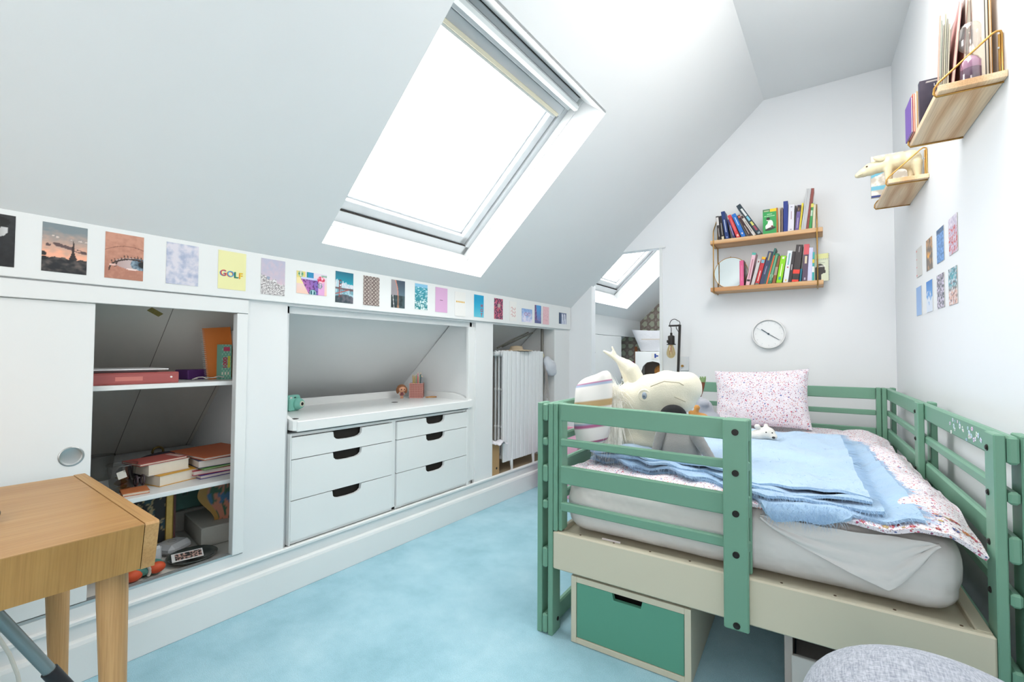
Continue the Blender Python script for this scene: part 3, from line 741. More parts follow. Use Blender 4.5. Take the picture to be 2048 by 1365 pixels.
for k, (u, c, hh) in enumerate(pens):
    q = MB(flat(c)); q.X = cu; e = (u+random.uniform(-.004, .004), -u*.6, .004); v_ = Vector((u*1.15, -u*.9+.01*math.sin(k*2), hh))
    q.cyl(e, v_, .0036, n=8); d_ = (v_-Vector(e)).normalized(); q.cyl(v_, v_+d_*.012, .0036, .0008, n=8, m=flat('#e6d2ae'))
    Thing('pencil', ['amber pencil at the left edge of the copper cup', 'pale yellow pen standing in the copper cup', 'terracotta pencil, third from the left in the copper cup', 'light green pen in the copper cup', 'salmon pencil in the middle of the copper cup', 'tall pink pen in the copper cup', 'peach pencil behind the teal pen in the copper cup', 'teal green pen in the copper cup', 'tall dark grey pen in the copper cup', 'mid grey pen at the right of the copper cup', 'pale grey pen at the right edge of the copper cup'][k], 'pencil', FW, (-.47, 2.375, .815), 'pencils in the copper cup', mesh=q)
b = MB(wood('brush_wood', '#d8a868', '#b98444', 0)); b.tube([(-.40, 2.40, .819), (-.38, 2.44, .819), (-.36, 2.475, .819)][:3], [.004, .007, .004]); Thing('brush_handle', 'short wooden brush handle lying beside the pencil cup', 'brush', FW, (-.39, 2.43, .815), mesh=b)

# ------------------------------------------------------------------ radiator
RAD = mat('radiator_enamel', '#e4e8ea', .35)
def section():
    m_ = MB(RAD); m_.box(-.058, .003, .282, -.042, .057, 1.172, .004); m_.box(-.155, .018, 1.13, -.058, .042, 1.17, .008); m_.box(-.155, .018, .30, -.058, .042, .34, .008)
    for x in (-.075, -.110, -.145):
        m_.tube([(x, .03, .31), (x, .03, 1.15)], .0095, 8)
        m_.ell((x, .03, 1.15), (.018, .022, .03), nu=10, nv=6)
        for z in (.56, .86): m_.ell((x, .03, z), (.014, .016, .016), nu=8, nv=5)
    return m_
sec = mesh_of('radiator_section', section())
t = Thing('radiator', 'white column radiator standing in the last wall niche', 'radiator', FW, (-.1, 2.9, .2))
for k in range(10):
    o = t.part('radiator_section', sec); o.location = (.1, k*.060, -.2)
for y in (3.02, 3.34):
    q = MB(RAD); q.tube([(-.05, y, .30), (-.046, y+.005, .21)], [.016, .010]); q.ell((-.046, y+.005, .207), (.014, .012, .006)); t.part('foot', q)
q = MB(RAD); q.cyl((-.105, 2.90, 1.15), (-.105, 2.865, 1.15), .022); q.cyl((-.105, 2.87, 1.15), (-.105, 2.85, 1.15), .016); t.part('end_plug', q)
q = MB(mat('ivory_valve', '#cfc9a8', .5)); q.lathe((-.09, 3.50, 1.135), [(.012, 0), (.022, .006), (.024, .03), (.02, .045), (.0, .048)], 16, ax=(.5, 1, 0)); t.part('valve_knob', q)
b = MB(mat('dark_pipe', '#7c7a74', .5, .4))
for k in range(2): b.tube([(-.28, 3.12+.07*k, 1.20+.01*k), (-.22, 3.25+.07*k, 1.27), (-.14, 3.40+.07*k, 1.345)], .007, 8)
b.tube([(-.12, 3.60, 1.40), (-.12, 3.60, .2)], .014, 8)
Thing('heating_pipe', 'dark heating pipes running up behind the radiator', 'pipe', FW, (-.12, 3.6, .2), mesh=b)
b = MB(mat('beige_hat', '#bfae94', .9)); b.lathe((-.13, 3.2, 1.176), [(0, .045), (.05, .04), (.06, .012), (.14, .004), (.14, 0)], 24); Thing('flat_cap', 'beige cloth hat lying on top of the radiator', 'hat', FW, (-.13, 3.2, 1.176), mesh=b)
# cloth bag on valve
b = blob([((-.02, 3.53, 1.085), (.035, .045, .05), None), ((-.01, 3.565, 1.035), (.05, .07, .065), None), ((-.01, 3.585, .985), (.05, .06, .04), None)], .012, mat('grey_cloth', '#c9ced6', .9, bump=.4, bs=30))
t = Thing('drawstring_bag', 'pale grey drawstring bag hanging from the radiator valve', 'bag', FW, (-.02, 3.55, 1.0), mesh=b)
q = MB(mat('cord_grey', '#a39e9a', .8))
for k in range(3): q.tube([(-.02, 3.50+.012*k, 1.10), (-.02, 3.505+.014*k, .93), (-.02+.01*k, 3.50+.016*k, .78-.03*k)], .004, 6)
t.part('drawstring', q)
# cardboard magazine file with a white cloth
b = MB(mat('kraft_card', '#b08f64', .8)); b.box(-.30, 2.745, .202, -.028, 2.835, .455, .002)
t = Thing('magazine_file', 'brown cardboard magazine file beside the radiator foot', 'file box', FW, (-.15, 2.79, .202), mesh=b)
q = MB(DARKGAP); q.cyl((-.0285, 2.80, .262), (-.0270, 2.80, .262), .009, n=14); t.part('finger_hole', q)
b = MB(mat('white_cloth', '#dcdde4', .9, bump=.3, bs=25)); b.grid(lambda u, v: (-.27+.28*u, 2.74+.17*v, .462+.018*math.sin(u*9+v*5)*math.sin(v*7)-.06*max(0, v-.6)-.05*max(0, u-.92)), 22, 16)
b.grid(lambda u, v: (-.27+.28*u, 2.74+.17*v, .458+.018*math.sin(u*9+v*5)*math.sin(v*7)-.06*max(0, v-.6)-.05*max(0, u-.92)), 22, 16, flip=True)
Thing('white_rag', 'crumpled white cloth on top of the cardboard file', 'cloth', FW, (-.15, 2.79, .45), mesh=b)

# ------------------------------------------------------------------ closet shelves and contents
for (z, xb_, lab) in ((1.003, -.64, 'upper white shelf inside the open closet'), (.562, -1.10, 'lower white shelf inside the open closet')):
    b = MB(TRIMW); b.box(xb_, -.62, z, -.08, 1.108, z+.019, .002); Thing('closet_shelf', lab, 'shelf', FW, (-.3, .3, z), mesh=b)
S1, S2, S0 = 1.0225, .5815, .251
RB = mat('red_translucent', '#a85a58', .25, var=.08)
b = MB(RB); b.box(-.36, .36, S1, -.105, .722, S1+.006, .002); b.box(-.36, .36, S1+.040, -.105, .722, S1+.046, .002); b.box(-.112, .36, S1+.004, -.104, .722, S1+.042, .002)
t = Thing('ring_binder', 'red translucent ring binder lying on the upper closet shelf', 'binder', FW, (-.2, .5, S1), mesh=b)
q = MB(flat('#e9e4e2')); q.cyl((-.104, .695, S1+.025), (-.1025, .695, S1+.025), .004, n=12); t.part('rivet', q)
q = MB(flat('#c87a72')); q.box(-.104, .515, S1+.014, -.1032, .60, S1+.03); t.part('spine_label', q)
b = MB(mat('dark_tablet', '#4c3a3c', .4)); b.box(-.34, .34, S1+.0465, -.115, .655, S1+.055, .002); b.box(-.34, .34, S1+.055, -.118, .690, S1+.060, .001, m=flat('#e6e6e8'))
Thing('tablet', 'slim dark tablet in a white case on the red binder', 'tablet', FW, (-.2, .5, S1+.046), mesh=b)
b = MB(mat('orange_cover', '#c8702a', .45)); X_ = tr(-.27, .925, S1) @ rotz(-8) @ rotx(6)
b.X = X_; b.box(-.004, -.035, 0, 0, .082, .245); b.box(-.010, -.03, .003, -.004, .080, .242, m=PAPER)
t = Thing('spiral_notebook', 'orange spiral notebook standing on the upper closet shelf', 'notebook', FW, (-.3, .955, S1), mesh=b)
q = MB(flat('#d8d2cc')); q.X = X_
for k in range(26): q.tube([(.003, -.030, .006+k*.0092), (.006, -.038, .007+k*.0092), (-.004, -.043, .007+k*.0092), (-.012, -.035, .006+k*.0092)], .0013, 4)
t.part('spiral_binding', q)
b = MB(flat('#6fae9c')); X_ = tr(-.215, .940, S1) @ rotz(4); b.X = X_
def c_box(X, Y):
    c = base_c(X, [.44, .68, .60]); c[(np.sin(X*20) * np.sin(Y*46) > .25)] = [.62, .80, .72]; c[(abs(X-.5) < .35) & (abs(Y-.88) < .06)] = [.78, .30, .42]
    c[(X > .62) & (X < .9) & (Y > .33) & (Y < .68)] = [.82, .80, .30]; c[(X < .85) & (abs(Y-.18) < .04) & (np.sin(X*20) > 0)] = [.92, .90, .84]; return c
b.box(-.045, -.014, 0, 0, .030, .165); b.paint((.0006, -.014, 0), (0, .044, 0), (0, 0, .165), 20, 50, c_box)
t = Thing('playing_card_box', 'narrow teal and pink patterned box reading 1000 leaning by the notebook', 'box', FW, (-.24, .938, S1), mesh=b)
q = MB(); q.X = X_; q.text('1000', (.0012, .010, .052), (0, 0, 1), (0, -1, 0), .026, flat('#c8305a'), bold=.03); t.part('lettering', q)
b = MB(flat('#dcdad6')); b.box(-.42, .992, S1, -.19, 1.012, S1+.235, .002); t = Thing('white_folder', 'slim white folder standing at the right end of the upper closet shelf', 'folder', FW, (-.3, 1.0, S1), mesh=b)
q = MB(BOLTM); q.tube([(-.20, .996, S1+.235), (-.2, .998, S1+.247), (-.2, 1.008, S1+.247), (-.2, 1.010, S1+.235)], .0025, 6); t.part('clip', q)
b = MB(flat('#5a3070')); b.X = tr(-.36, .84, S1) @ rotz(12); b.box(-.05, -.03, 0, .05, .10, .045, .003); Thing('purple_box', 'small purple box lying behind the orange notebook', 'box', FW, (-.36, .86, S1), mesh=b)
b = MB(flat('#d0ccc6')); b.tube([(-.19+.03*math.sin(k*1.3), .80+.008*k, S1+.006+.01*abs(math.sin(k))) for k in range(16)], .0025, 6); Thing('charging_cable', 'loose white cable on the upper closet shelf', 'cable', FW, (-.19, .85, S1), mesh=b)

def slab_book(lab, cx, cy, z, w, d, h, rot, cov, name='book', pages=None, cat='book', group='books stacked on the lower closet shelf'):
    X_ = tr(cx, cy, z) @ rotz(rot); q = MB(flat(cov)); q.X = X_
    q.box(-d/2, -w/2, 0, d/2, w/2, .0022); q.box(-d/2, -w/2, h-.0022, d/2, w/2, h); q.box(-d/2, -w/2, 0, -d/2+.003, w/2, h)
    t = Thing(name, lab, cat, FW, (cx, cy, z), group, mesh=q)
    q = MB(PAPER if pages is None else flat(pages)); q.X = X_; q.box(-d/2+.003, -w/2+.003, .0023, d/2-.003, w/2-.003, h-.0023); t.part('pages', q)
    return t, X_
slab_book('thick paperback with yellow cover at the bottom of the closet stack', -.26, .755, S2, .175, .13, .046, 14, '#dca63c')
slab_book('thick white-paged paperback in the middle of the closet stack', -.275, .722, S2+.047, .16, .12, .046, 10, '#e2ddd4')
t, X_ = slab_book('red book with pale lettering on top of the closet stack', -.28, .70, S2+.094, .185, .135, .010, 12, '#b25850')
q = MB(); q.X = X_; q.text('TURKEY' if False else 'JOURNAL' if False else '', (0, 0, 0), (1, 0, 0), (0, 1, 0), .02, PAPER) if False else q.box(-.045, .062, .0102, .055, .084, .0106, m=flat('#d8b4aa')); t.part('title_band', q)
slab_book('thin paperback with an orange cover by the shelf edge', -.165, .600, S2, .085, .09, .013, -8, '#c8784a')
for k, (lab, c, h, dz, w, r) in enumerate((('purple folder at the bottom of the closet folder stack', '#4a3a88', .016, 0, .24, 4), ('pink and red folder low in the closet folder stack', '#b84a58', .020, .017, .24, -5), ('green folder in the closet folder stack', '#5a9a3a', .008, .038, .23, 6), ('navy binder in the closet folder stack', '#3a3e60', .034, .047, .22, -2), ('orange folder on top of the closet folder stack', '#c86a40', .012, .082, .24, 8))):
    slab_book(lab, -.33, .945, S2+dz, w, .30, h, r, c, 'folder', '#d8cfc8', 'folder', 'folders stacked on the lower closet shelf')
def cup(lab, x, y, z, r0, r1, h, fill):
    b = MB(CLEARP); b.lathe((x, y, z), [(0, 0.001), (r0, .001), (r1, h), (r1+.004, h+.001), (r1+.004, h+.006), (r1, h+.006)], 28)
    t = Thing('plastic_jar', lab, 'jar', FW, (x, y, z), 'clear plastic jars on the closet shelf', mesh=b)
    for k in range(fill):
        a, rr = random.uniform(0, 6.28), random.uniform(.0, r0*.62); q = MB(mat('coin_brass', '#8c7a48', .35, .8) if k % 3 else mat('coin_copper', '#7a5a40', .4, .7))
        p = Vector((x+rr*math.cos(a), y+rr*math.sin(a), z+.006+k*.0024)); n_ = Vector((random.uniform(-.5, .5), random.uniform(-.5, .5), 1)).normalized(); q.cyl(p, p+n_*.002, .011, n=14); t.part('coin', q)
    return t
t = cup('clear plastic jar of coins at the front of the lower closet shelf', -.235, .575, S2, .036, .047, .105, 26)
q = MB(flat('#e2e0d6')); q.X = tr(-.1915, .568, S2+.060) @ rotx(15); q.box(0, -.014, 0, .001, .014, .030); t.part('label', q)
cup('empty clear plastic jar behind the coin jar', -.52, .565, S2, .040, .050, .10, 0)
b = blob([((-.45, .78, S2+.05), (.10, .13, .045), rotz(20)), ((-.40, .68, S2+.04), (.07, .09, .04), None)], .012, mat('dark_print_cloth', '#3a3640', .8, var=.9, vs=45))
Thing('dark_pouch', 'dark patterned cloth pouch behind the stacked books', 'pouch', FW, (-.44, .75, S2), mesh=b)
b = MB(mat('dark_smoke_plastic', '#4c4248', .15)); 
for k in range(2): b.tube([(-.22+.022*math.cos(a), .618+.022*k+.001*math.sin(a), S2+.034+.02*math.sin(a)) for a in [j*.6 for j in range(11)]], .004, 6, closed=True)
b.tube([(-.20, .622, S2+.05), (-.30, .64, S2+.035), (-.36, .65, S2+.01)], .004, 6)
Thing('sunglasses', 'dark sunglasses lying between the coin jar and the books', 'sunglasses', FW, (-.22, .63, S2), mesh=b)
b = MB(mat('old_brass', '#8a7440', .35, .8)); b.tube([(-.60, .80+.022*math.cos(a), S2+.075+.022*math.sin(a)) for a in [j*math.pi/8 for j in range(16)]], .005, 6, closed=True); b.box(-.62, .79, S2, -.59, .81, S2+.055)
Thing('brass_bell', 'small brass ring handle behind the dark pouch', 'bell', FW, (-.6, .8, S2), mesh=b)
# closet floor
X_ = tr(-.36, .70, S0) @ rotz(72) @ rotx(-8)
b = MB(mat('dark_red_frame', '#5c2420', .4)); b.X = X_
b.box(-.10, 0, 0, -.092, .014, .275); b.box(.092, 0, 0, .10, .014, .275); b.box(-.10, 0, 0, .10, .014, .008); b.box(-.10, 0, .267, .10, .014, .275); b.box(-.1, .012, 0, .1, .016, .275)
t = Thing('picture_frame', 'gold picture frame with dark red edge standing on the closet floor', 'picture frame', FW, (-.36, .70, S0), mesh=b)
q = MB(mat('gilt', '#c2a15a', .35, .6, var=.2, vs=60)); q.X = X_
q.box(-.092, -.006, .008, -.062, .010, .267, .004); q.box(.062, -.006, .008, .092, .010, .267, .004); q.box(-.062, -.006, .008, .062, .010, .038, .004); q.box(-.062, -.006, .237, .062, .010, .267, .004); t.part('gilt_moulding', q)
q = MB(PRINT); q.X = X_
def c_abs(X, Y): n = nz(X, Y, 3, 4, 30); c = base_c(X, [.10, .12, .13]); c[n > .1] = [.70, .62, .46]; c[n > .35] = [.12, .30, .34]; return c
q.paint((-.062, .009, .038), (.124, 0, 0), (0, 0, .199), 20, 30, c_abs); t.part('picture', q)
b = MB(mat('dark_red_wood', '#6a2a26', .4)); b.X = tr(-.46, .70, S0) @ rotz(84); b.box(-.10, 0, 0, .10, .02, .295, .002); b.box(-.08, -.001, .22, .07, .0, .27, m=flat('#9a908c')); Thing('red_frame', 'dark red framed board leaning behind the gold picture frame', 'picture frame', FW, (-.46, .78, S0), mesh=b)
b = MB(mat('white_box_board', '#b9b6ae', .8)); b.box(-.98, .72, S0, -.54, 1.10, S0+.10, .002); Thing('white_carton', 'white carton under the teal case on the closet floor', 'box', FW, (-.7, .9, S0), mesh=b)
b = MB(mat('teal_case', '#6f9e94', .45)); b.box(-.80, .78, S0+.101, -.56, 1.02, S0+.27, .004); t = Thing('teal_case', 'teal metal case with a latch in the back of the closet', 'case', FW, (-.68, .9, S0+.1), mesh=b)
q = MB(CHROME); q.box(-.559, .885, S0+.205, -.553, .925, S0+.25, .002); q.tube([(-.552, .89, S0+.21), (-.552, .897, S0+.175), (-.552, .913, S0+.175), (-.552, .92, S0+.21)], .0025, 6); t.part('latch', q)
b = MB(mat('foam_block', '#c2c1ba', .9, bump=.3, bs=120)); b.X = tr(-.40, .995, S0) @ rotz(-6); b.box(-.22, -.11, 0, .18, .10, .088, .004); Thing('foam_block', 'grey-white foam block on the closet floor', 'foam block', FW, (-.4, .99, S0), mesh=b)
# painted vase
def vz(h): return .075-.03*math.sin(h*5.2)
X_ = tr(-.30, 1.02, S0+.0885)
def c_vase(X, Y):
    n = nz(X, Y, 9, 3, 31); c = base_c(X, [.80, .52, .42]); k = nz(X, Y, 14, 4, 32) > .15; c[k] = [.20, .38, .26]; c[(abs(Y-.5) < .12) & (n > .0)] = [.25, .45, .60]; c[(X < .14)] = [.72, .54, .24]; return c
b = MB(PRINT); b.X = X_ @ rotz(-25)
nu_, nv_ = 30, 20; XX, YY = np.meshgrid(np.linspace(0, 1, nu_+1), np.linspace(0, 1, nv_+1)); XX = XX.ravel(); YY = YY.ravel(); cc = c_vase(XX, YY); cc = np.where(cc <= .04045, cc/12.92, ((cc+.055)/1.055)**2.4)
vs = [(.02, -.105+.19*float(x_)+.035*math.cos(3.2*float(y_)*1.6)*(1-2*float(x_))*(1 if x_ < .5 else .3), .205*float(y_)) for x_, y_ in zip(XX, YY)]
fs = [(j*(nu_+1)+i, j*(nu_+1)+i+1, (j+1)*(nu_+1)+i+1, (j+1)*(nu_+1)+i) for j in range(nv_) for i in range(nu_)]
b.add(vs, fs, PRINT, True, cc); vs2 = [(v[0]-.05, v[1], v[2]) for v in vs]; b.add(vs2, [f[::-1] for f in fs], mat('ochre_glaze', '#a87c34', .3), True)
L_ = [j*(nu_+1) for j in range(nv_+1)]; n0 = len(vs)
b.add(vs+vs2, [(L_[j], L_[j+1], n0+L_[j+1], n0+L_[j]) for j in range(nv_)] + [(nv_*(nu_+1)+i, nv_*(nu_+1)+i+1, n0+nv_*(nu_+1)+i+1, n0+nv_*(nu_+1)+i) for i in range(nu_)] + [(L_[j]+nu_, n0+L_[j]+nu_, n0+L_[j+1]+nu_, L_[j+1]+nu_) for j in range(nv_)] + [(i, n0+i, n0+i+1, i+1) for i in range(nu_)], mat('ochre_glaze', '#a87c34', .3), True)
Thing('painted_vase', 'waisted pink vase with painted flowers and an ochre side on the foam block', 'vase', FW, (-.30, 1.02, S0+.0885), mesh=b)
WP = mat('white_plastic', '#c9ccd0', .35)
b = MB(WP); b.X = tr(-.20, .66, S0) @ rotz(12); b.box(-.04, -.035, 0, .04, .035, .088, .010); b.box(-.03, -.025, .0875, .03, .025, .0885, .0, m=flat('#6e7072')); Thing('white_router', 'white plastic box with a dark top on the closet floor', 'device', FW, (-.2, .66, S0), mesh=b)
b = MB(WP); b.X = tr(-.30, .775, S0) @ rotz(30); b.box(-.055, -.06, 0, .055, .06, .048, .018); b.lathe((0, 0, .0482), [(.014, 0), (.016, .001), (.016, 0)], 20, m=flat('#9a9ea2')); Thing('white_device', 'rounded white plastic device beside the white router', 'device', FW, (-.3, .775, S0), mesh=b)
b = MB(mat('smoked_glass', '#4a504e', .1)); b.lathe((-.14, .80, S0), [(0, .004), (.05, .004), (.08, .014), (.092, .024), (.094, .022), (.08, .010), (.05, 0), (0, 0)], 36); Thing('glass_plate', 'dark smoked glass plate at the closet sill', 'plate', FW, (-.14, .8, S0), mesh=b)
def c_strip(X, Y): c = base_c(X, [.90, .90, .90]); n = nz(X, Y, 14, 5, 40); k = (abs(Y-.5) < .38) & (X > .1) & (X < .95); c[k] = [.14, .14, .14]; c[k & (n > .1)] = [.80, .66, .62]; return c
b = MB(flat('#e4e4e2')); b.X = tr(-.12, .775, S0+.03) @ rotz(-12) @ roty(20); b.box(-.025, -.055, 0, .025, .055, .002); b.paint((-.025, -.055, .0024), (0, .11, 0), (.05, 0, 0), 34, 14, lambda X, Y: c_strip(X, 1-Y)); Thing('photo_booth_strip', 'photo booth strip propped on the smoked glass plate', 'photo', FW, (-.12, .775, S0+.03), mesh=b)
b = blob([((-.13, .60, S0+.03), (.05, .05, .03), None), ((-.12, .655, S0+.028), (.045, .04, .028), None)], .01, mat('teal_plush', '#4f8078', .9, var=.3, vs=40))
t = Thing('plush_toy', 'small teal and orange plush toy on the closet floor', 'plush toy', FW, (-.13, .62, S0), mesh=b)
q = MB(flat('#c8502c')); q.ell((-.095, .585, S0+.024), (.022, .03, .022)); q.ell((-.095, .66, S0+.03), (.022, .03, .022)); t.part('orange_patch', q)
q = MB(flat('#b8b4aa')); q.tube([(-.085, .63+.006*math.sin(k), S0+.01+.012*k) for k in range(5)], .006, 6); t.part('band', q)

# ================================================================== OAK DESK (front left)
OAKT = wood('oak_veneer_top', '#c39a64', '#b4864e', 1, .4); OAKF = wood('oak_veneer_front', '#b88e50', '#a37a3e', 2, .45, 1.0, 0); OAKE = wood('oak_edge', '#caa26c', '#b88e58', 0, .45); OAKL = wood('oak_leg', '#c89f6c', '#b58a56', 2, .45)
b = MB(OAKF); b.prism([(.146, .64), (.835, .64), (.815, .64), (.838, .748), (.146, .748)][:2] + [(.838, .7485), (.146, .7485)], 1, -1.1, .361)
b.f.pop(); 
b = MB(OAKF); b.prism([(.146, .641), (.815, .641), (.840, .7485), (.146, .7485)], 1, -1.1, .3605)
t = Thing('desk', 'oak desk with tapered round legs at the left front', 'desk', FW, (.5, -.4, 0)); t.part('drawer_box', b)
q = MB(OAKT); q.prism([(.146, .7486), (.8403, .7486), (.8407, .7505), (.146, .7505)], 1, -1.1, .3605); t.part('desk_top', q)
q = MB(OAKE); q.prism([(.140, .638), (.812, .638), (.838, .746), (.834, .7515), (.140, .7515)], 1, .3625, .3895); t.part('end_panel', q)
q = MB(OAKF); q.box(.66, -1.0, .603, .70, .30, .640, .002); t.part('apron', q)
q = MB(OAKF); q.box(.24, -1.0, .603, .28, .30, .640, .002); t.part('apron', q)
for (x, y, dx, dy) in ((.735, .328, .0, .02), (.235, .312, .0, .02), (.735, -1.0, .0, -.02), (.235, -1.0, 0, -.02)):
    q = MB(OAKL); q.tube([(x, y, .6395), (x, y+dy*.1, .58), (x+dx*.5, y+dy*.5, .3), (x+dx, y+dy, .0)], [.030, .030, .0245, .0165], 24); t.part('leg', q)
b = MB(mat('black_rubber', '#262428', .4)); b.ell((.535, .135, .768), (.05, .032, .017)); Thing('computer_mouse', 'black computer mouse at the left edge of the oak desk', 'mouse', FW, (.535, .135, .7515), mesh=b)
b = MB(mat('grey_tube', '#8e9a9c', .3, .6)); b.cyl((.38, .140, .55), (.38, .2895, .26), .0145, n=18); 
t = Thing('folding_stand', 'grey metal tube leg of a folding stand under the desk', 'stand', FW, (.38, .4, 0), mesh=b)
q = MB(mat('black_rubber', '#262428', .4)); q.cyl((.38, .283, .272), (.38, .42, .008), .0185, n=18); t.part('rubber_foot', q)
q = MB(_M['grey_tube']); q.cyl((.38, .140, .55), (.38, .10, .58), .0145, n=18); t.part('joint', q)
b = MB(mat('white_cable', '#d8d6cc', .5)); b.tube([(.30, .12, .50), (.30, .17, .43), (.30, .198, .369), (.30, .217, .319), (.30, .233, .257), (.30, .239, .22), (.30, .25, .12), (.30, .27, .03), (.32, .33, .006), (.40, .36, .006)], .0045, 8); Thing('power_cable', 'white power cable hanging down beside the folding stand', 'cable', FW, (.3, .3, 0), mesh=b)

# ================================================================== BED
bed = Thing('bed', 'sage green wooden bed with slatted guard rails and a cream base board', 'bed', FB, (.7, 1.0, 0))
def plank(x0, y0, z0, x1, y1, z1, name='post', bev=.003, m=GREEN, parent=None, lab=None):
    q = MB(m); q.box(x0, y0, z0, x1, y1, z1, bev); return bed.part(name, q, parent, lab)
def bolt(par, p, ax, r=.0088):
    q = MB(BOLTM); p = Vector(p); a = Vector(ax).normalized(); q.cyl(p, p+a*.0025, r*1.12, n=20); q.cyl(p+a*.0025, p+a*.0045, r*.75, n=6); bed.part('bolt', q, par)
RL = [(.872, .944), (.770, .803), (.620, .690), (.510, .546), (.270, .352), (.004, .082)]
VP = [(0, .072), (.935, 1.005), (1.97, 2.042)]
for side in (0, 1):
    xs = (.022, .045, .047, .070, .072, .094) if side == 0 else (1.380, 1.403, 1.4045, 1.4275, 1.430, 1.453)
    inner = (xs[4], xs[5]) if side == 0 else (xs[0], xs[1]); outer = (xs[0], xs[1]) if side == 0 else (xs[4], xs[5])
    for k, (va, vb) in enumerate(VP):
        p = plank(inner[0], va, 0 if k != 1 else .25, inner[1], vb, .947)
        fx = inner[1] if side == 0 else inner[0]; ax = (1, 0, 0) if side == 0 else (-1, 0, 0)
        for z in (.905, .786, .655, .528) + ((.05,) if k != 1 else ()): bolt(p, (fx, (va+vb)/2+.012, z), ax, .0075)
        plank(outer[0], va+(.0 if k == 0 else .045), 0, outer[1], vb+(.0 if k == 0 else .045), .947)
    for k, (za, zb) in enumerate(RL):
        if k == 1 and False: continue
        r_ = plank(xs[2], -.004, za, xs[3], 2.046, zb, 'rail', .006)
# head end guard
for (z0, z1) in RL[:4]: plank(.116, 2.015, z0, 1.352, 2.038, z1, 'head_rail')
for x in (.096, 1.354): plank(x, 1.995, .25, x+.024, 2.04, .947)
# front guard
g0 = plank(.096, .0, .427, .114, .066, .947); plank(.1145, .012, .427, .130, .066, .946)
for (z0, z1, dz) in ((.877, .949, .011), (.775, .805, .006), (.624, .696, .008), (.514, .548, .007)):
    q = MB(GREEN); q.X = Matrix(((1, 0, 0, 0), (0, 1, 0, 0), (-dz/.61, 0, 1, dz/.61*.127), (0, 0, 0, 1))); q.box(.128, .0, z0, .815, .022, z1, .004); bed.part('guard_rail', q)
p = plank(.738, -.026, .258, .812, -.001, .939, 'post', .004)
for z in (.897, .764, .633, .501, .275): bolt(p, (.776, -.026, z), (0, -1, 0), .0095)
p = plank(.742, .0225, .427, .818, .045, .937, 'post', .004)
# cream base
plank(.095, .0, .274, 1.379, .024, .425, 'base_board', .005, CREAM, lab='cream painted base board')
q = MB(CREAM); q.box(.10, .024, .385, 1.345, 2.0, .405); q.box(1.345, .024, .30, 1.378, 2.0, .424, .003); q.box(.096, .07, .30, .115, 2.0, .424, .003); q.box(.1, .024, .36, 1.345, .05, .418, .003)
deck = bed.part('bed_deck', q, None, 'cream bed deck')
for k in range(9): q = MB(mat('hole_brown', '#5a4632', .8)); q.cyl((.20+.14*k, .040, .4181), (.20+.14*k, .040, .4187), .0042, n=10); bed.part('screw_hole', q, deck)
# stickers on the right rail
STK = ['#e8ecf0', '#d8e4f0', '#c4dce8', '#e6d0e4', '#f0f0ea', '#a8ccdc', '#dfe6dc']
rs = random.Random(5)
for k in range(26):
    vv = .19+.36*rs.random(); zz = .880+.048*rs.random(); w_, h_ = rs.uniform(.010, .022), rs.uniform(.010, .020)
    q = MB(flat(STK[k % 7])); q.X = tr(1.4042-.0002*(k % 3), vv, zz) @ Matrix.Rotation(rs.uniform(-.5, .5), 4, 'X')
    n_ = rs.choice((4, 5, 8)); q.prism([(w_/2*math.cos(2*math.pi*i/n_+.78), h_/2*math.sin(2*math.pi*i/n_+.78)) for i in range(n_)], 0, -.0006, 0)
    q.box(-.0008, -w_*.22, -h_*.08, -.0006, w_*.22, h_*.08, m=flat(['#5a88a8', '#c07aa0', '#7aa890'][k % 3])); Thing('sticker', 'small pale paper sticker on the right bed rail', 'sticker', FB, (1.404, vv, zz), 'stickers scattered on the right bed rail', mesh=q)

def sheet(mb, fn, nu, nv, th, mt, mb_):   # cloth with a real thickness
    A = [Vector(fn(i/nu, j/nv)) for j in range(nv+1) for i in range(nu+1)]
    def at(i, j): return A[min(max(j, 0), nv)*(nu+1)+min(max(i, 0), nu)]
    Bv = []
    for j in range(nv+1):
        for i in range(nu+1):
            n = (at(i+1, j)-at(i-1, j)).cross(at(i, j+1)-at(i, j-1)); n = n.normalized() if n.length > 0 else Vector((0, 0, 1)); Bv.append(at(i, j)-n*th)
    fs = [(j*(nu+1)+i, j*(nu+1)+i+1, (j+1)*(nu+1)+i+1, (j+1)*(nu+1)+i) for j in range(nv) for i in range(nu)]
    mb.add([tuple(p) for p in A], fs, mt, True); mb.add([tuple(p) for p in Bv], [f[::-1] for f in fs], mb_, True)
    loop = [i for i in range(nu+1)] + [j*(nu+1)+nu for j in range(1, nv+1)] + [nv*(nu+1)+i for i in range(nu-1, -1, -1)] + [j*(nu+1) for j in range(nv-1, 0, -1)]
    k = len(loop); mb.add([tuple(A[i]) for i in loop]+[tuple(Bv[i]) for i in loop], [(i, k+i, k+(i+1) % k, (i+1) % k) for i in range(k)], mt, True)
    return mb
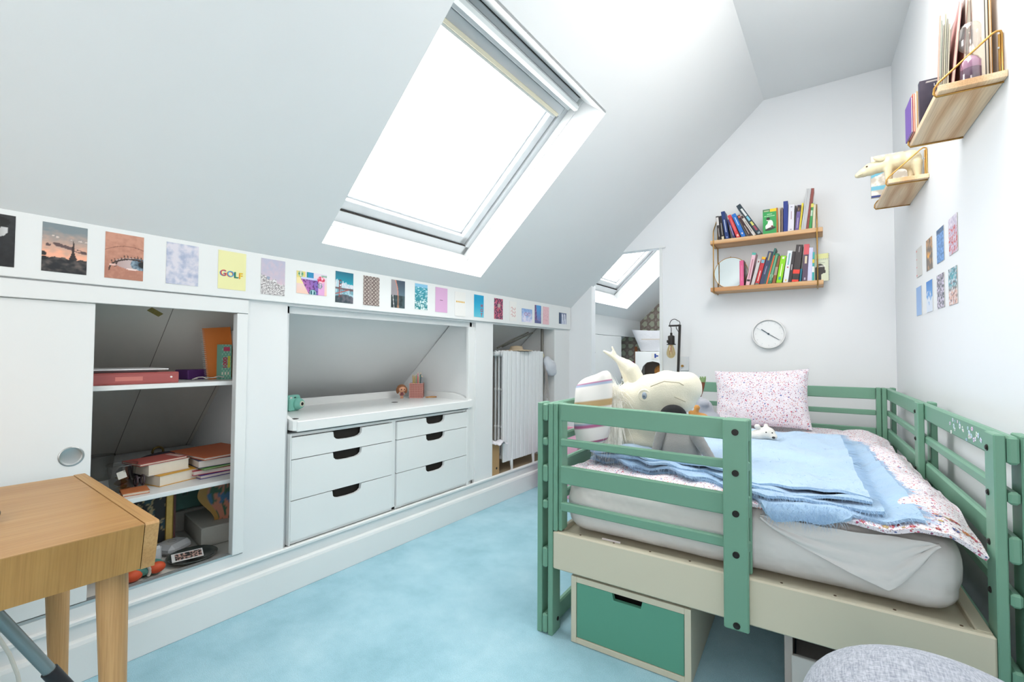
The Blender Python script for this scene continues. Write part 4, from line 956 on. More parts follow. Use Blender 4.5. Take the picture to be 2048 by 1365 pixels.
# mattress
def mattress():
    x0, x1, y0, y1, z0, z1, r = .118, 1.340, .062, 2.0, .419, .632, .055
    mb = MB(SHEET); prof = []
    for k in range(7): a = math.pi/2*k/6; prof.append((r*(1-math.sin(a)), z0+r*(1-math.cos(a))))
    for k in range(1, 8): prof.append((-.006*math.sin(math.pi*k/8), z0+r+(z1-z0-2*r)*k/8))
    for k in range(7): a = math.pi/2*k/6; prof.append((r*(1-math.cos(a)), z1-r+r*math.sin(a)))
    n = 160; vs = []; fs = []; R = .075
    def outline(t, ins):
        a, b_, c, d = x0+ins, x1-ins, y0+ins, y1-ins; rr = max(R-ins*.6, .01); L1, L2 = b_-a-2*rr, d-c-2*rr; q_ = math.pi/2*rr; P = 2*(L1+L2)+4*q_; s = t*P
        for (L, o, dr, cc, a0) in ((L1, (a+rr, c), (1, 0), (b_-rr, c+rr), -math.pi/2), (L2, (b_, c+rr), (0, 1), (b_-rr, d-rr), 0), (L1, (b_-rr, d), (-1, 0), (a+rr, d-rr), math.pi/2), (L2, (a, d-rr), (0, -1), (a+rr, c+rr), math.pi)):
            if s <= L: return (o[0]+dr[0]*s, o[1]+dr[1]*s)
            s -= L
            if s <= q_: g = a0+s/rr; return (cc[0]+rr*math.cos(g), cc[1]+rr*math.sin(g))
            s -= q_
        return (a+rr, c)
    for (ins, z) in prof:
        for k in range(n):
            x, y = outline(k/n, ins)
            w = .45*mnoise.noise(Vector((x*7, y*7, z*34)))+.6*mnoise.noise(Vector((x*2.4+z*12, y*2.4, z*10)))+.25*mnoise.noise(Vector((x*14+z*40, y*10, z*12)))
            vs.append((x+(.008*w if x > 1.2 else 0), y-.011*w*(1 if y < .2 else 0), z+.004*mnoise.noise(Vector((x*4, y*4, 1)))))
    m_ = len(prof)
    for i in range(m_-1):
        for k in range(n): fs.append((i*n+k, i*n+(k+1) % n, (i+1)*n+(k+1) % n, (i+1)*n+k))
    fs.append(tuple(range(n))[::-1]); fs.append(tuple((m_-1)*n+k for k in range(n)))
    mb.add(vs, fs, None, True)
    return mb
mt = Thing('mattress', 'thick mattress under a white fitted sheet on the green bed', 'mattress', FB, (.73, 1.0, .41), mesh=mattress())
q = MB(flat('#e6dcdc')); q.X = tr(.285, .060, .420) @ rotx(60); q.box(0, -.028, 0, .075, 0, .001)
q.text('Epeda', (.070, -.022, .0014), (-1, 0, 0), (0, 1, 0), .020, flat('#b04858'), bold=.01); mt.part('maker_tag', q)
# loose sheet fold hanging over the mattress front
def fold(u, v):
    x = .84+.44*u; s = v*.155; z0 = .622-.004*math.sin(u*5)
    dz = s*max(.04, min((u/.72)**.7, 1-((u-.72)/.28)**1.3 if u > .72 else 1)); return (x+.01*v*math.sin(u*3), .047-.004*v+.010*mnoise.noise(Vector((x*6+v*4, v*3, 2)))+.005*mnoise.noise(Vector((x*15+v*9, v*2, 6))), z0-dz)
q = MB(SHEET); sheet(q, fold, 40, 16, .003, SHEET, SHEET); mt.part('sheet_fold', q)

# duvet
LACE = mat('brown_lining', '#6f6257', .9, var=.4, vs=60)
def duvet(u, v):
    x = .112+1.256*u; y = .075+1.86*v
    n = mnoise.noise(Vector((x*3.4, y*3.2, 3)))*.036+abs(mnoise.noise(Vector((x*6-y*3, y*5, 13))))*.030*max(.25, min(1, (x-.7)*2))+mnoise.noise(Vector((x*8, y*7, 5)))*.015+mnoise.noise(Vector((x*19, y*15, 8)))*.006
    z = .660+n*.9
    y += .03*mnoise.noise(Vector((x*4, y*3, 9)))*(1-v)**3
    if v < .2: y -= (.2-v)*5*(.045+.035*max(0, u-.82)/.18)*max(0, min(1, (u-.30)*3)); 
    rise = max(0, (x-1.16)/.2); z += .050*math.sin(min(1, rise)*2.6)*math.exp(-((y-.75)/.75)**2)
    if x > 1.30: z -= (x-1.30)*(.35+.3*max(0, .25-y)*4*.5)
    if v < .03: z -= .012*(1-v/.03)
    if u < .05: z -= .012
    return (x, y, z)
q = MB(); sheet(q, duvet, 150, 190, .012, FLORAL, LACE)
dv = Thing('duvet', 'white duvet cover with small red and blue flowers spread over the bed', 'duvet', FB, (.73, 1.0, .64), mesh=q)
def flowerband():
    q = MB(); rr = random.Random(3); cols = ['#b04058', '#c87848', '#c25068', '#4f5f98', '#b8a070', '#9a4050', '#6f8a80']
    dg = duvet
    for k in range(64):
        u = rr.uniform(.52, .99); v = rr.uniform(.004, .05); p = Vector(duvet(u, v)); e1 = (Vector(duvet(u+.004, v))-p).normalized(); e2 = (Vector(duvet(u, v+.003))-p).normalized(); n_ = e1.cross(e2).normalized()
        if n_.z < 0: n_ = -n_
        c = flat(cols[k % 7], .85); r = rr.uniform(.004, .0085)
        for a in range(5):
            g = a*2*math.pi/5; ce = p+n_*.0012+(e1*math.cos(g)+e2*math.sin(g))*r*.8
            q.add([tuple(ce+(e1*math.cos(h)+e2*math.sin(h))*r*.5) for h in [i*math.pi/3 for i in range(6)]], [tuple(range(6))], c)
        q.add([tuple(p+n_*.0016+(e1*math.cos(h)+e2*math.sin(h))*r*.35) for h in [i*math.pi/3 for i in range(6)]], [tuple(range(6))], flat('#d8b070', .85))
        d = (e1*rr.uniform(-1, 1)+e2*rr.uniform(-1, 1)).normalized(); s_ = n_.cross(d)
        q.add([tuple(p+n_*.0008-s_*.0006), tuple(p+n_*.0008+s_*.0006), tuple(p+n_*.0008+d*r*3.5+s_*.0006), tuple(p+n_*.0008+d*r*3.5-s_*.0006)], [(0, 1, 2, 3)], flat('#8a8460', .85))
    return q
dv.part('printed_flowers', flowerband(), kind='stuff')

# folded mohair blanket, four layers
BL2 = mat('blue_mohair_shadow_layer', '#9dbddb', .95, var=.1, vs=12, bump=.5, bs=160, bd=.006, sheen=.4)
def interp(P, x):
    if x <= P[0][0]: return P[0][1]
    for (a, b_), (c, d) in zip(P, P[1:]):
        if x <= c: t_ = (x-a)/(c-a); t_ = t_*t_*(3-2*t_); return b_+(d-b_)*t_
    return P[-1][1]
def bedtop(x, y):
    n = mnoise.noise(Vector((x*3.4, y*3.2, 3)))*.036+abs(mnoise.noise(Vector((x*6-y*3, y*5, 13))))*.030*max(.25, min(1, (x-.7)*2))+mnoise.noise(Vector((x*8, y*7, 5)))*.015+mnoise.noise(Vector((x*19, y*15, 8)))*.006
    rise = max(0, (x-1.16)/.2); return .660+n*.9+.050*math.sin(min(1, rise)*2.6)*math.exp(-((y-.75)/.75)**2)
def layer(edge, x0, x1, slant, far, off, seed, amp):
    def f(u, v):
        x = x0+(x1-slant*v-x0)*u; y = interp(edge, x)*(1-v)+far*v
        y += (.010*math.sin(x*23+seed*2)+.006*math.sin(x*47+seed))*(1-v)**5
        w = mnoise.noise(Vector((x*5, y*4, seed)))*amp+mnoise.noise(Vector((x*14, y*9, seed+4)))*amp*.5
        puff = (.5+.5*math.sin(x*19+seed*1.9))*max(0, 1-v*8)*.012*min(1, seed/2)
        z = bedtop(x, max(y, .05))+off+abs(w)+puff+.016*math.exp(-((x-.3)/.25)**2-((y-.45)/.4)**2)*seed/2
        if v < .02: z -= .004*(1-v/.02)
        if y < .024: z -= (.024-y)*1.25+.006; y = .010+.006*math.sin(x*38+seed)
        return (x, y, z)
    return f
bk_ = Thing('folded_blanket', 'light blue fluffy mohair blanket folded in layers across the bed', 'blanket', FB, (.65, .7, .67))
layers = [layer([(.14, .31), (.45, .21), (.70, .13), (.80, .075), (.88, .002), (1.04, -.006), (1.15, .045), (1.25, .040)], .13, 1.25, .05, 1.42, .006, 1, .006),
          layer([(.14, .30), (.45, .19), (.70, .12), (.82, .065), (1.0, .055), (1.17, .070)], .14, 1.165, .02, 1.40, .018, 2, .007),
          layer([(.14, .28), (.45, .20), (.70, .15), (.85, .10), (1.0, .085), (1.15, .085)], .15, 1.14, .01, 1.38, .031, 3, .007),
          layer([(.14, .26), (.45, .22), (.70, .17), (.85, .15), (1.0, .13), (1.14, .10)], .155, 1.135, .005, 1.36, .045, 4, .006)]
for k, f in enumerate(layers):
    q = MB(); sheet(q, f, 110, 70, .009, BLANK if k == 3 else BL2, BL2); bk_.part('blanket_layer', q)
q = MB(FUZZ); rf = random.Random(9)
for k, f in enumerate(layers):
    for i in range(420 if k in (0, 3) else 160):   # right fringe
        v = rf.random(); p = Vector(f(1, v)); strands(q, [(p, (1, rf.uniform(-.35, .1), -.12))], .045 if k in (0, 3) else .02, .0010, 3, FUZZ, .05, rf)
    for i in range(1500 if k < 3 else 260):   # fuzz along the near edge
        u = rf.random(); p = Vector(f(u, rf.uniform(0, .03))); p.y -= .002; strands(q, [(p, (rf.uniform(-.6, .6), -.5 if p.y < .05 else -1, rf.uniform(-1.2, .1)))], .034 if k < 2 else .018, .0009, 3, FUZZ, .18, rf)
for i in range(1600):
    u, v = rf.random(), rf.random()**1.5; p = Vector(layers[3 if rf.random() < .7 else 0](u, v)); strands(q, [(p, (rf.uniform(-1, 1), rf.uniform(-1, 1), .25))], .016, .0007, 2, FUZZ, .1, rf)
bk_.part('fringe', q, kind='stuff')

# pillow
def pillow(c, hw, hh, th, M, mtl, seed=0, n=36):
    mb = MB(mtl); mb.X = M
    for s_ in (1, -1):
        def f(u, v):
            a, b_ = 2*u-1, 2*v-1; e = max(0, (1-abs(a)**2.6))**.55*max(0, (1-abs(b_)**2.6))**.55
            px = a*hw*(1-.07*(1-abs(a)**2)*0-.06*(1-b_*b_)*abs(a)**3); pz = b_*hh*(1-.07*(1-a*a)*abs(b_)**3)
            w = mnoise.noise(Vector((a*2.2+seed, b_*2.2, s_)))*.012*e + mnoise.noise(Vector((a*6+seed, b_*6, s_)))*.004*(abs(a)+abs(b_))
            return (px, s_*(-th*e-.004)+w, pz)
        mb.grid(f, n, n, None, True, s_ < 0)
    return mb
M_ = tr(.720, 1.80, .858) @ rotz(-3) @ roty(-3) @ rotx(-16)
p = pillow(None, .285, .198, .075, M_, FLORAL)
Thing('pillow', 'square floral pillow propped up at the head of the bed', 'pillow', FB, (.725, 1.83, .67), mesh=p)

# ------------------------------------------------------------------ plush toys
R_ = lambda *a: Matrix.Rotation(D2R(a[1]), 4, a[0])
balls = [((.535, .42, 1.010), (.064, .070, .068)), ((.50, .42, .995), (.075, .078, .080)), ((.45, .42, .985), (.088, .088, .096)), ((.38, .43, .965), (.10, .092, .098)), ((.31, .44, .925), (.11, .10, .11)), ((.25, .45, .87), (.12, .11, .12)), ((.26, .48, .80), (.15, .12, .10)), ((.30, .50, .755), (.17, .15, .06)), ((.555, .42, .995), (.045, .058, .050)), ((.17, .38, .93), (.07, .08, .08)), ((.43, .43, .935), (.095, .085, .08)), ((.50, .42, .950), (.075, .075, .062)), ((.37, .46, .83), (.095, .10, .10)), ((.37, .48, .755), (.10, .11, .07))]
b = blob([(c, r, None) for c, r in balls], .011, PLUSH, 8)
b.X = Matrix.Identity(4)
t = Thing('plush_llama', 'large cream plush llama lying on the bed with its muzzle to the right', 'plush toy', FB, (.3, .45, .70), mesh=b)
e = limb((.33, .43, .99), .040, (.290, .42, 1.075), .036)+limb((.290, .42, 1.075), .034, (.265, .42, 1.10), .028)+limb((.275, .42, 1.085), .031, (.24, .42, 1.115), .022)+limb((.275, .42, 1.085), .031, (.225, .42, 1.125), .017)+limb((.225, .42, 1.125), .016, (.155, .42, 1.165), .008)+limb((.215, .42, 1.13), .011, (.195, .42, 1.185), .006)
t.part('ear', blob([(c, r, None) for c, r in e], .006, PLUSH, 3))
e = limb((.265, .50, 1.0), .03, (.225, .50, 1.09), .026)+limb((.225, .50, 1.09), .025, (.185, .50, 1.14), .012)
t.part('ear', blob([(c, r, None) for c, r in e], .006, PLUSH, 3))
q = MB(mat('glass_eye_blue', '#8c9aa8', .15)); q.ell((.372, .340, .968), (.011, .008, .016)); ey = t.part('eye', q, label='grey-blue glass eye')
q = MB(mat('pupil', '#5a6674', .1)); q.ell((.3725, .3335, .966), (.004, .003, .006)); t.part('pupil', q, ey)
q = MB(PLUSH); q.tube([(.372+.026*math.cos(a), .347, .968+.024*math.sin(a)) for a in [k*math.pi/8 for k in range(16)]], .006, 6, closed=True); t.part('eyelid', q)
q = MB(mat('nostril_dark', '#54524a', .9)); q.ell((.548, .366, 1.030), (.013, .006, .008), rot=R_('Y', 25)); t.part('nostril', q)
q = MB(mat('mouth_seam', '#b8b29c', .9)); q.tube([(.40, .338, 1.01), (.46, .332, 1.035), (.52, .345, 1.03), (.565, .372, 1.0)], .0022, 5); q.tube([(.50, .342, .97), (.545, .352, .95)], .002, 5); t.part('seam', q)
q = MB(HAIR); rf = random.Random(21); pts = []
for k in range(520):
    a = rf.random(); x = .17+.11*a; z = .985-.10*a*rf.random()+.02*rf.random(); pts.append(((x, .315+.06*rf.random(), z+.01), (rf.uniform(-.8, .5), -.5, rf.uniform(-.4, .9))))
strands(q, pts, .085, .0014, 4, HAIR, .22, rf)
pts = []
for k in range(520):
    x = rf.uniform(.15, .28); pts.append(((x, .318+.02*rf.random()-.02*(x > .2), rf.uniform(.80, .95)), (rf.uniform(-.25, .35), -.35, -1)))
strands(q, pts, .17, .0016, 5, HAIR, .35, rf)
t.part('mane', q, kind='stuff')
# striped cloth on the llama
def c_cloth(X, Y):
    c = base_c(X, [.90, .89, .88]); 
    for (y0, w, col) in ((.80, .012, [.70, .38, .55]), (.775, .014, [.62, .68, .78]), (.56, .028, [.74, .62, .44]), (.34, .012, [.70, .38, .55]), (.365, .014, [.62, .68, .78]), (.14, .014, [.66, .36, .5]), (.115, .014, [.55, .60, .66])): c[abs(Y-y0) < w] = col
    return c
nu_, nv_ = 40, 60; XX, YY = np.meshgrid(np.linspace(0, 1, nu_+1), np.linspace(0, 1, nv_+1)); XX = XX.ravel(); YY = YY.ravel(); cc = c_cloth(XX, YY); cc = np.where(cc <= .04045, cc/12.92, ((cc+.055)/1.055)**2.4)
def clothp(x, y, o=0):
    th = -3.0+3.3*x; ph = math.pi*(.06+.86*(1-y)); r = 1+.04*math.sin(3*x+4*y)+.02*math.sin(9*y)
    z = .895+(.170+o)*math.cos(ph)+.015*math.cos(th)
    xx = .150+(.100+o)*math.sin(ph)**.6*r*math.cos(th)+.035*y**3; yy = .27+(.085+o)*math.sin(ph)**.6*r*math.sin(th)+.012*math.sin(9*x+4*y)
    kk = min(1, max(0, (1.0-z)/.05)); xx = xx*(1-kk)+max(xx, .102+o*.5)*kk
    return (xx, yy, z)
b = MB(PRINT); vs = [clothp(float(x), float(y)) for x, y in zip(XX, YY)]; fs = [(j*(nu_+1)+i, j*(nu_+1)+i+1, (j+1)*(nu_+1)+i+1, (j+1)*(nu_+1)+i) for j in range(nv_) for i in range(nu_)]
b.add(vs, fs, PRINT, True, cc); b.add([clothp(float(x), float(y), -.004) for x, y in zip(XX, YY)], [f[::-1] for f in fs], flat('#d6d2c8', .9), True)
t.part('striped_cloth', b, label='white cloth with magenta, grey and gold stripes')

GREYP = mat('grey_plush', '#8f8f8e', .95, var=.08, vs=20, bump=.5, bs=220, bd=.003, sheen=.4); BLKP = mat('black_plush', '#17181b', .95, bump=.5, bs=220, bd=.003)
b = blob([((.535, .30, .755), (.082, .075, .105), None), ((.53, .30, .82), (.062, .058, .06), None), ((.535, .30, .71), (.088, .08, .05), None)], .009, GREYP, 6)
t = Thing('plush_penguin', 'grey plush penguin with black head sitting behind the front guard rail', 'plush toy', FB, (.535, .3, .66), mesh=b)
t.part('head', blob([((.505, .30, .893), (.056, .052, .048), None)], .008, BLKP, 3), label='black head')
t.part('wing', blob([(c, r, None) for c, r in limb((.60, .27, .822), .026, (.672, .25, .722), .017)], .006, GREYP, 3))
t.part('wing', blob([(c, r, None) for c, r in limb((.462, .27, .82), .024, (.44, .25, .73), .017)], .006, GREYP, 3))
q = MB(flat('#d8d8d4')); q.ell((.552, .262, .888), (.018, .014, .022)); t.part('cheek', q)
LGP = mat('light_grey_plush', '#a4a8b2', .95, var=.08, bump=.5, bs=200, bd=.003, sheen=.4)
b = blob([((.40, 1.5, .80), (.075, .07, .07), None), ((.42, 1.5, .745), (.10, .08, .05), None), ((.385, 1.48, .845), (.045, .04, .035), None), ((.43, 1.45, .838), (.034, .03, .026), None), ((.49, 1.47, .72), (.045, .045, .035), None)], .010, LGP, 4)
t = Thing('plush_koala', 'light grey plush toy with round ears beside the pillow', 'plush toy', FB, (.42, 1.5, .68), mesh=b)
TAN = mat('tan_plush', '#c08a48', .95, var=.15, vs=60, bump=.7, bs=160, bd=.005, sheen=.3)
b = blob([((.45, 1.22, .755), (.055, .05, .05), None), ((.40, 1.2, .79), (.042, .04, .038), None), ((.50, 1.2, .735), (.04, .04, .04), None), ((.43, 1.2, .835), (.02, .02, .02), None), ((.38, 1.2, .825), (.014, .014, .014), None)], .008, TAN, 3)
t = Thing('plush_teddy', 'small tan plush teddy between the penguin and the pillow', 'plush toy', FB, (.45, 1.2, .69), mesh=b)
q = MB(flat('#e8e6e0')); q.ell((.412, 1.162, .832), (.010, .008, .012)); t.part('white_patch', q)
b = blob([((.345, 1.15, .80), (.05, .05, .05), None), ((.35, 1.15, .75), (.06, .05, .06), None)], .009, mat('white_plush', '#dcdce0', .95, bump=.4, bs=200), 3)
t = Thing('plush_sailor', 'small white and blue plush with a round red badge behind the penguin', 'plush toy', FB, (.35, 1.15, .69), mesh=b)
q = MB(flat('#7f92ac')); q.lathe((.348, 1.15, .775), [(.058, -.018), (.061, .0), (.057, .018)], 24); t.part('blue_band', q)
q = MB(flat('#b04a4a')); q.cyl((.372, 1.098, .782), (.3725, 1.094, .782), .016, n=20); q.cyl((.3725, 1.094, .782), (.3727, 1.0925, .782), .011, n=20, m=flat('#e6e0dc')); q.cyl((.3727, 1.0925, .782), (.3728, 1.0915, .782), .006, n=4, m=flat('#b04a4a')); t.part('badge', q)
b = MB(mat('brown_plush', '#7a4a34', .9, bump=.4, bs=200)); b.tube([(.392, 1.5, .86), (.402, 1.5, .90), (.410, 1.5, .94), (.412, 1.5, .972)], [.005, .009, .012, .015], 12)
t = Thing('plush_carrot', 'thin brown plush stalk with a green tuft rising beside the llama muzzle', 'plush toy', FB, (.40, 1.5, .84), mesh=b)
q = MB(mat('green_plush', '#7f9a68', .9, var=.3, vs=50)); q.tube([(.412, 1.5, .972), (.413, 1.5, .998)], [.018, .020], 12)
for k in range(8): q.tube([(.413+.012*math.cos(k), 1.5+.012*math.sin(k), .99), (.413+.018*math.cos(k), 1.5+.018*math.sin(k), 1.008)], [.005, .002], 6)
t.part('tuft', q)
PB = mat('polar_plush', '#e0ddd6', .95, bump=.6, bs=200, bd=.004, sheen=.3)
b = blob([((.800, 1.10, .735), (.040, .036, .034), None), ((.828, 1.085, .722), (.022, .022, .019), None), ((.765, 1.11, .722), (.042, .04, .030), None), ((.725, 1.12, .712), (.030, .032, .022), None), ((.795, 1.11, .775), (.011, .011, .011), None), ((.755, 1.09, .768), (.016, .014, .014), None)], .006, PB, 3)
t = Thing('plush_polar_bear', 'small white plush bear lying in front of the pillow', 'plush toy', FB, (.78, 1.1, .68), mesh=b)
q = MB(flat('#2a2a2e')); q.ell((.832, 1.064, .720), (.008, .005, .006)); t.part('nose', q)
for s_ in (-1, 1): q = MB(flat('#2a2a2e')); q.ell((.812+.014*s_, 1.066, .744), (.0035, .003, .0035)); t.part('eye', q)

# ------------------------------------------------------------------ boxes under the bed
b = MB(CREAM); x0, x1, y0, y1, z0, z1, w = .172, .628, .012, .52, .002, .262, .022
b.box(x0, y0, z0, x0+w, y1, z1, .001); b.box(x1-w, y0, z0, x1, y1, z1, .001); b.box(x0+w, y0, z1-w, x1-w, y1, z1, .001); b.box(x0+w, y0, z0, x1-w, y1, z0+w, .001); b.box(x0+w, y1-.01, z0+w, x1-w, y1, z1-w)
t = Thing('storage_box', 'cream storage box with a green drawer front under the bed', 'storage box', FB, (.4, .25, 0), mesh=b)
q = MB(GREEND); xa, xb_, za, zb = x0+w+.002, x1-w-.002, z0+w+.002, z1-w-.002; xm = (xa+xb_)/2+.0
q.prism([(xa, za), (xb_, za), (xb_, zb), (xm+.058, zb), (xm+.052, zb-.026), (xm-.052, zb-.026), (xm-.058, zb), (xa, zb)], 1, y0+.003, y0+.02); d = t.part('drawer', q, label='green drawer front')
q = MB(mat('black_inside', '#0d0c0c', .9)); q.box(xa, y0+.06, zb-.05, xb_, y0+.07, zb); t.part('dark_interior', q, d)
WB = mat('white_melamine', '#b4aca6', .6)
b = MB(WB); x0, x1, y0, y1 = .902, 1.34, .13, .55
b.box(x0, y0, .002, x0+.024, y1, .262, .001); b.box(x1-.024, y0, .002, x1, y1, .262, .001); b.box(x0+.024, y0, .240, x1-.024, y1, .262, .001); b.box(x0+.024, y1-.01, .002, x1-.024, y1, .24, m=mat('dark_back', '#2c3e3a', .9))
t = Thing('storage_cube', 'open white storage cube under the right half of the bed', 'storage box', FB, (1.1, .3, 0), mesh=b)
q = MB(mat('white_drawer', '#d0ceca', .5)); q.box(x0+.020, y0-.004, .004, x1-.028, y0+.012, .152, .002); q.box(x0+.03, y0+.012, .03, x1-.03, y1-.02, .04); t.part('drawer', q)

# grey upholstered stool chair, bottom right
GF = weave('grey_wool_weave', '#8b92a0', '#b9bfca', 380)
ch = Thing('upholstered_chair', 'round pale grey woven upholstered chair back in front of the bed', 'chair', FW, (2.26, 1.02, 0))
q = MB(GF); Mx = tr(2.292, 1.025, .503) @ rotz(36) @ roty(9) @ rotx(-4)
q.X = Mx; q.ell((0, 0, 0), (.215, .20, .135), nu=48, nv=32); ch.part('cushion', q)
q = MB(mat('grey_piping', '#6d7480', .9)); q.X = Mx; q.tube([(.2165*math.cos(a), .2015*math.sin(a), -.01) for a in [k*math.pi/30 for k in range(60)]], .004, 8, closed=True); ch.part('piping', q)
q = MB(CHROME); q.cyl((2.262, 1.0, .05), (2.262, 1.0, .36), .025); ch.part('post', q)
for k in range(5):
    a = k*2*math.pi/5; q = MB(mat('white_base', '#d0d0d0', .4)); q.tube([(2.262, 1.0, .075), (2.262+.16*math.cos(a), 1.0+.16*math.sin(a), .055)], [.018, .012]); q.ell((2.262+.17*math.cos(a), 1.0+.17*math.sin(a), .024), (.022, .022, .023), m=BOLTM); ch.part('foot', q)

# ================================================================== FAR WALL
PINE = wood('pine_board', '#e6c59c', '#d8ae80', 0, .5); PINEV = wood('pine_board_lengthwise', '#f4dfc0', '#e8c8a0', 1, .5)
S = Thing('wall_shelf', 'two-tier pine wall shelf on brass rods on the back wall', 'shelf', FK, (1.67, -.1, 1.64))
UZ, LZ = 2.050, 1.678
for z in (UZ, LZ): q = MB(PINE); q.box(1.312, -.188, z-.032, 2.046, -.004, z, .002); S.part('shelf_board', q)
for x in (1.336, 2.012):
    q = MB(BRASS); P = [(x, -.193, 1.642), (x, -.193, 2.09), (x, -.186, 2.125), (x, -.020, 2.258), (x, -.008, 2.262), (x, -.004, 2.25), (x, -.004, 1.645), (x, -.012, 1.640), (x, -.185, 1.640)]
    q.tube(P, .0042, 8, closed=True); q.tube([(x, -.193, 2.013), (x, -.004, 2.013)], .0035, 8); S.part('brass_rod_frame', q)

def book_up(F, x, y, z, t, L, depth, ang, col, lab, group, spine='y', title=None, band=None, pages='#e6decb', cov2=None):
    """upright book: spine towards -y of the frame, thickness along x, leaning by ang about y"""
    M_ = (tr(x+t/2, y, z) @ roty(ang) @ tr(-t, 0, 0)) if ang > 0 else (tr(x-t/2, y, z) @ roty(ang))
    q = MB(flat(col, .45)); q.X = M_; c = min(.0016, t*.2)
    q.box(0, 0, 0, t, c*1.2, L, c*.4); q.box(0, 0, 0, c, depth, L, 0, flat(cov2 or col, .45)); q.box(t-c, 0, 0, t, depth, L, 0, flat(cov2 or col, .45))
    th = Thing('book', lab, 'book', F, (x, y+depth/2, z), group, mesh=q)
    q = MB(flat(pages, .85)); q.X = M_; q.box(c+.0002, c*1.3, .003, t-c-.0002, depth-.003, L-.003); th.part('pages', q)
    for (z0, z1, w0, w1, cc) in (band or []):
        q = MB(flat(cc, .5)); q.X = M_; q.box(t*w0, -.0006, L*z0, t*w1, 0.0, L*z1); th.part('spine_print', q)
    return th, M_
UB = [
 (1.377,-0.017,0.193,0.020,'#3a3436','black paperback with a white spine top, first on the upper shelf',[(.62,.95,.1,.9,'#dcd8d6'),(.15,.5,.4,.6,'#b8b0ac')]),
 (1.402,-0.020,0.191,0.021,'#262228','black paperback with a cream foot, second on the upper shelf',[(.02,.14,.1,.9,'#d8ccb0'),(.2,.7,.4,.6,'#b0aca8')]),
 (1.433,-0.032,0.223,0.027,'#1f3a78','navy blue book leaning left near the left rod',[(.25,.7,.38,.62,'#b8c4dc'),(.05,.1,.35,.65,'#8ea4d0')]),
 (1.483,-0.044,0.152,0.015,'#3a3570','short violet book between the navy and red books',[(.15,.7,.35,.65,'#a8a0c8')]),
 (1.511,-0.065,0.184,0.024,'#d8404a','bright red book leaning left on the upper shelf',[(.05,.14,.3,.8,'#f0c8b8'),(.3,.85,.4,.6,'#e88078')]),
 (1.548,-0.071,0.187,0.028,'#1f6fc8','bright blue book leaning left on the upper shelf',[(.5,.85,.4,.6,'#b8d4f0'),(.12,.18,.35,.65,'#f0e0d8')]),
 (1.592,-0.080,0.171,0.019,'#3a2226','dark maroon paperback with a coral spot on its spine top',[(.88,.97,.15,.85,'#d06a50'),(.1,.5,.4,.6,'#c8beb8')]),
 (1.622,-0.089,0.166,0.019,'#cfcac5','pale grey paperback under the big dark leaning book',[(.86,.98,.1,.9,'#4a3434'),(.2,.7,.4,.6,'#6a6460')]),
 (1.659,-0.147,0.249,0.031,'#2a3d48','tall dark slate book with coloured title words leaning over its neighbours',[(.62,.86,.3,.75,'#d8dcdc'),(.46,.60,.3,.75,'#7cc4d8'),(.30,.42,.3,.75,'#d4d070'),(.14,.28,.3,.75,'#a04858'),(.03,.08,.25,.8,'#8a9ca4')]),
 (1.783,0.002,0.185,0.011,'#cdb89c','thin beige book directly right of the green cover',[]),
 (1.799,0.002,0.183,0.012,'#7c6a62','thin taupe book left of the royal blue book',[]),
 (1.822,0.002,0.228,0.028,'#0c2f86','tall royal blue book with a plain spine',[]),
 (1.854,0.007,0.195,0.037,'#dcdce6','thick white book with a fine line of dark print',[(.45,.75,.45,.55,'#9a6a7c'),(.9,.93,.35,.65,'#8a8a98'),(.06,.09,.35,.65,'#8a8a98')]),
 (1.878,0.009,0.183,0.009,'#2c2826','thin black book between the white and purple ones',[]),
 (1.891,0.017,0.184,0.024,'#6a5a98','purple book with a dark portrait on the spine top',[(.74,.98,.05,.95,'#3a2e30'),(.78,.90,.3,.7,'#d8a890'),(.1,.5,.42,.58,'#c0b4d8')]),
 (1.909,0.020,0.194,0.011,'#ecd838','thin yellow book leaning right on the upper shelf',[(.1,.9,.4,.6,'#b89a30')]),
 (1.933,0.036,0.290,0.033,'#c4c6c8','tallest book, grey-white, on the upper shelf',[(0,1,.3,.36,'#8a8c90'),(0,1,.62,.66,'#9a9ca0')]),
 (1.954,0.036,0.289,0.018,'#8c4038','tall brick red book beside the tallest grey one',[]),
 (1.971,0.017,0.182,0.018,'#2f9a50','green book with a yellow top near the right rod',[(.84,.98,.05,.95,'#dcd060'),(.5,.72,.2,.8,'#bcd8c0')]),
 (1.991,0.010,0.171,0.015,'#d8d0b4','cream book last at the right end of the upper shelf',[]),
]
for (x, dx, dz, t_, col, lab, bd_) in UB: book_up(FK, x, -.166, UZ, t_, math.hypot(dx, dz), .115, math.degrees(math.atan2(dx, dz)), col, lab, 'books on the upper tier of the back wall shelf', band=bd_)
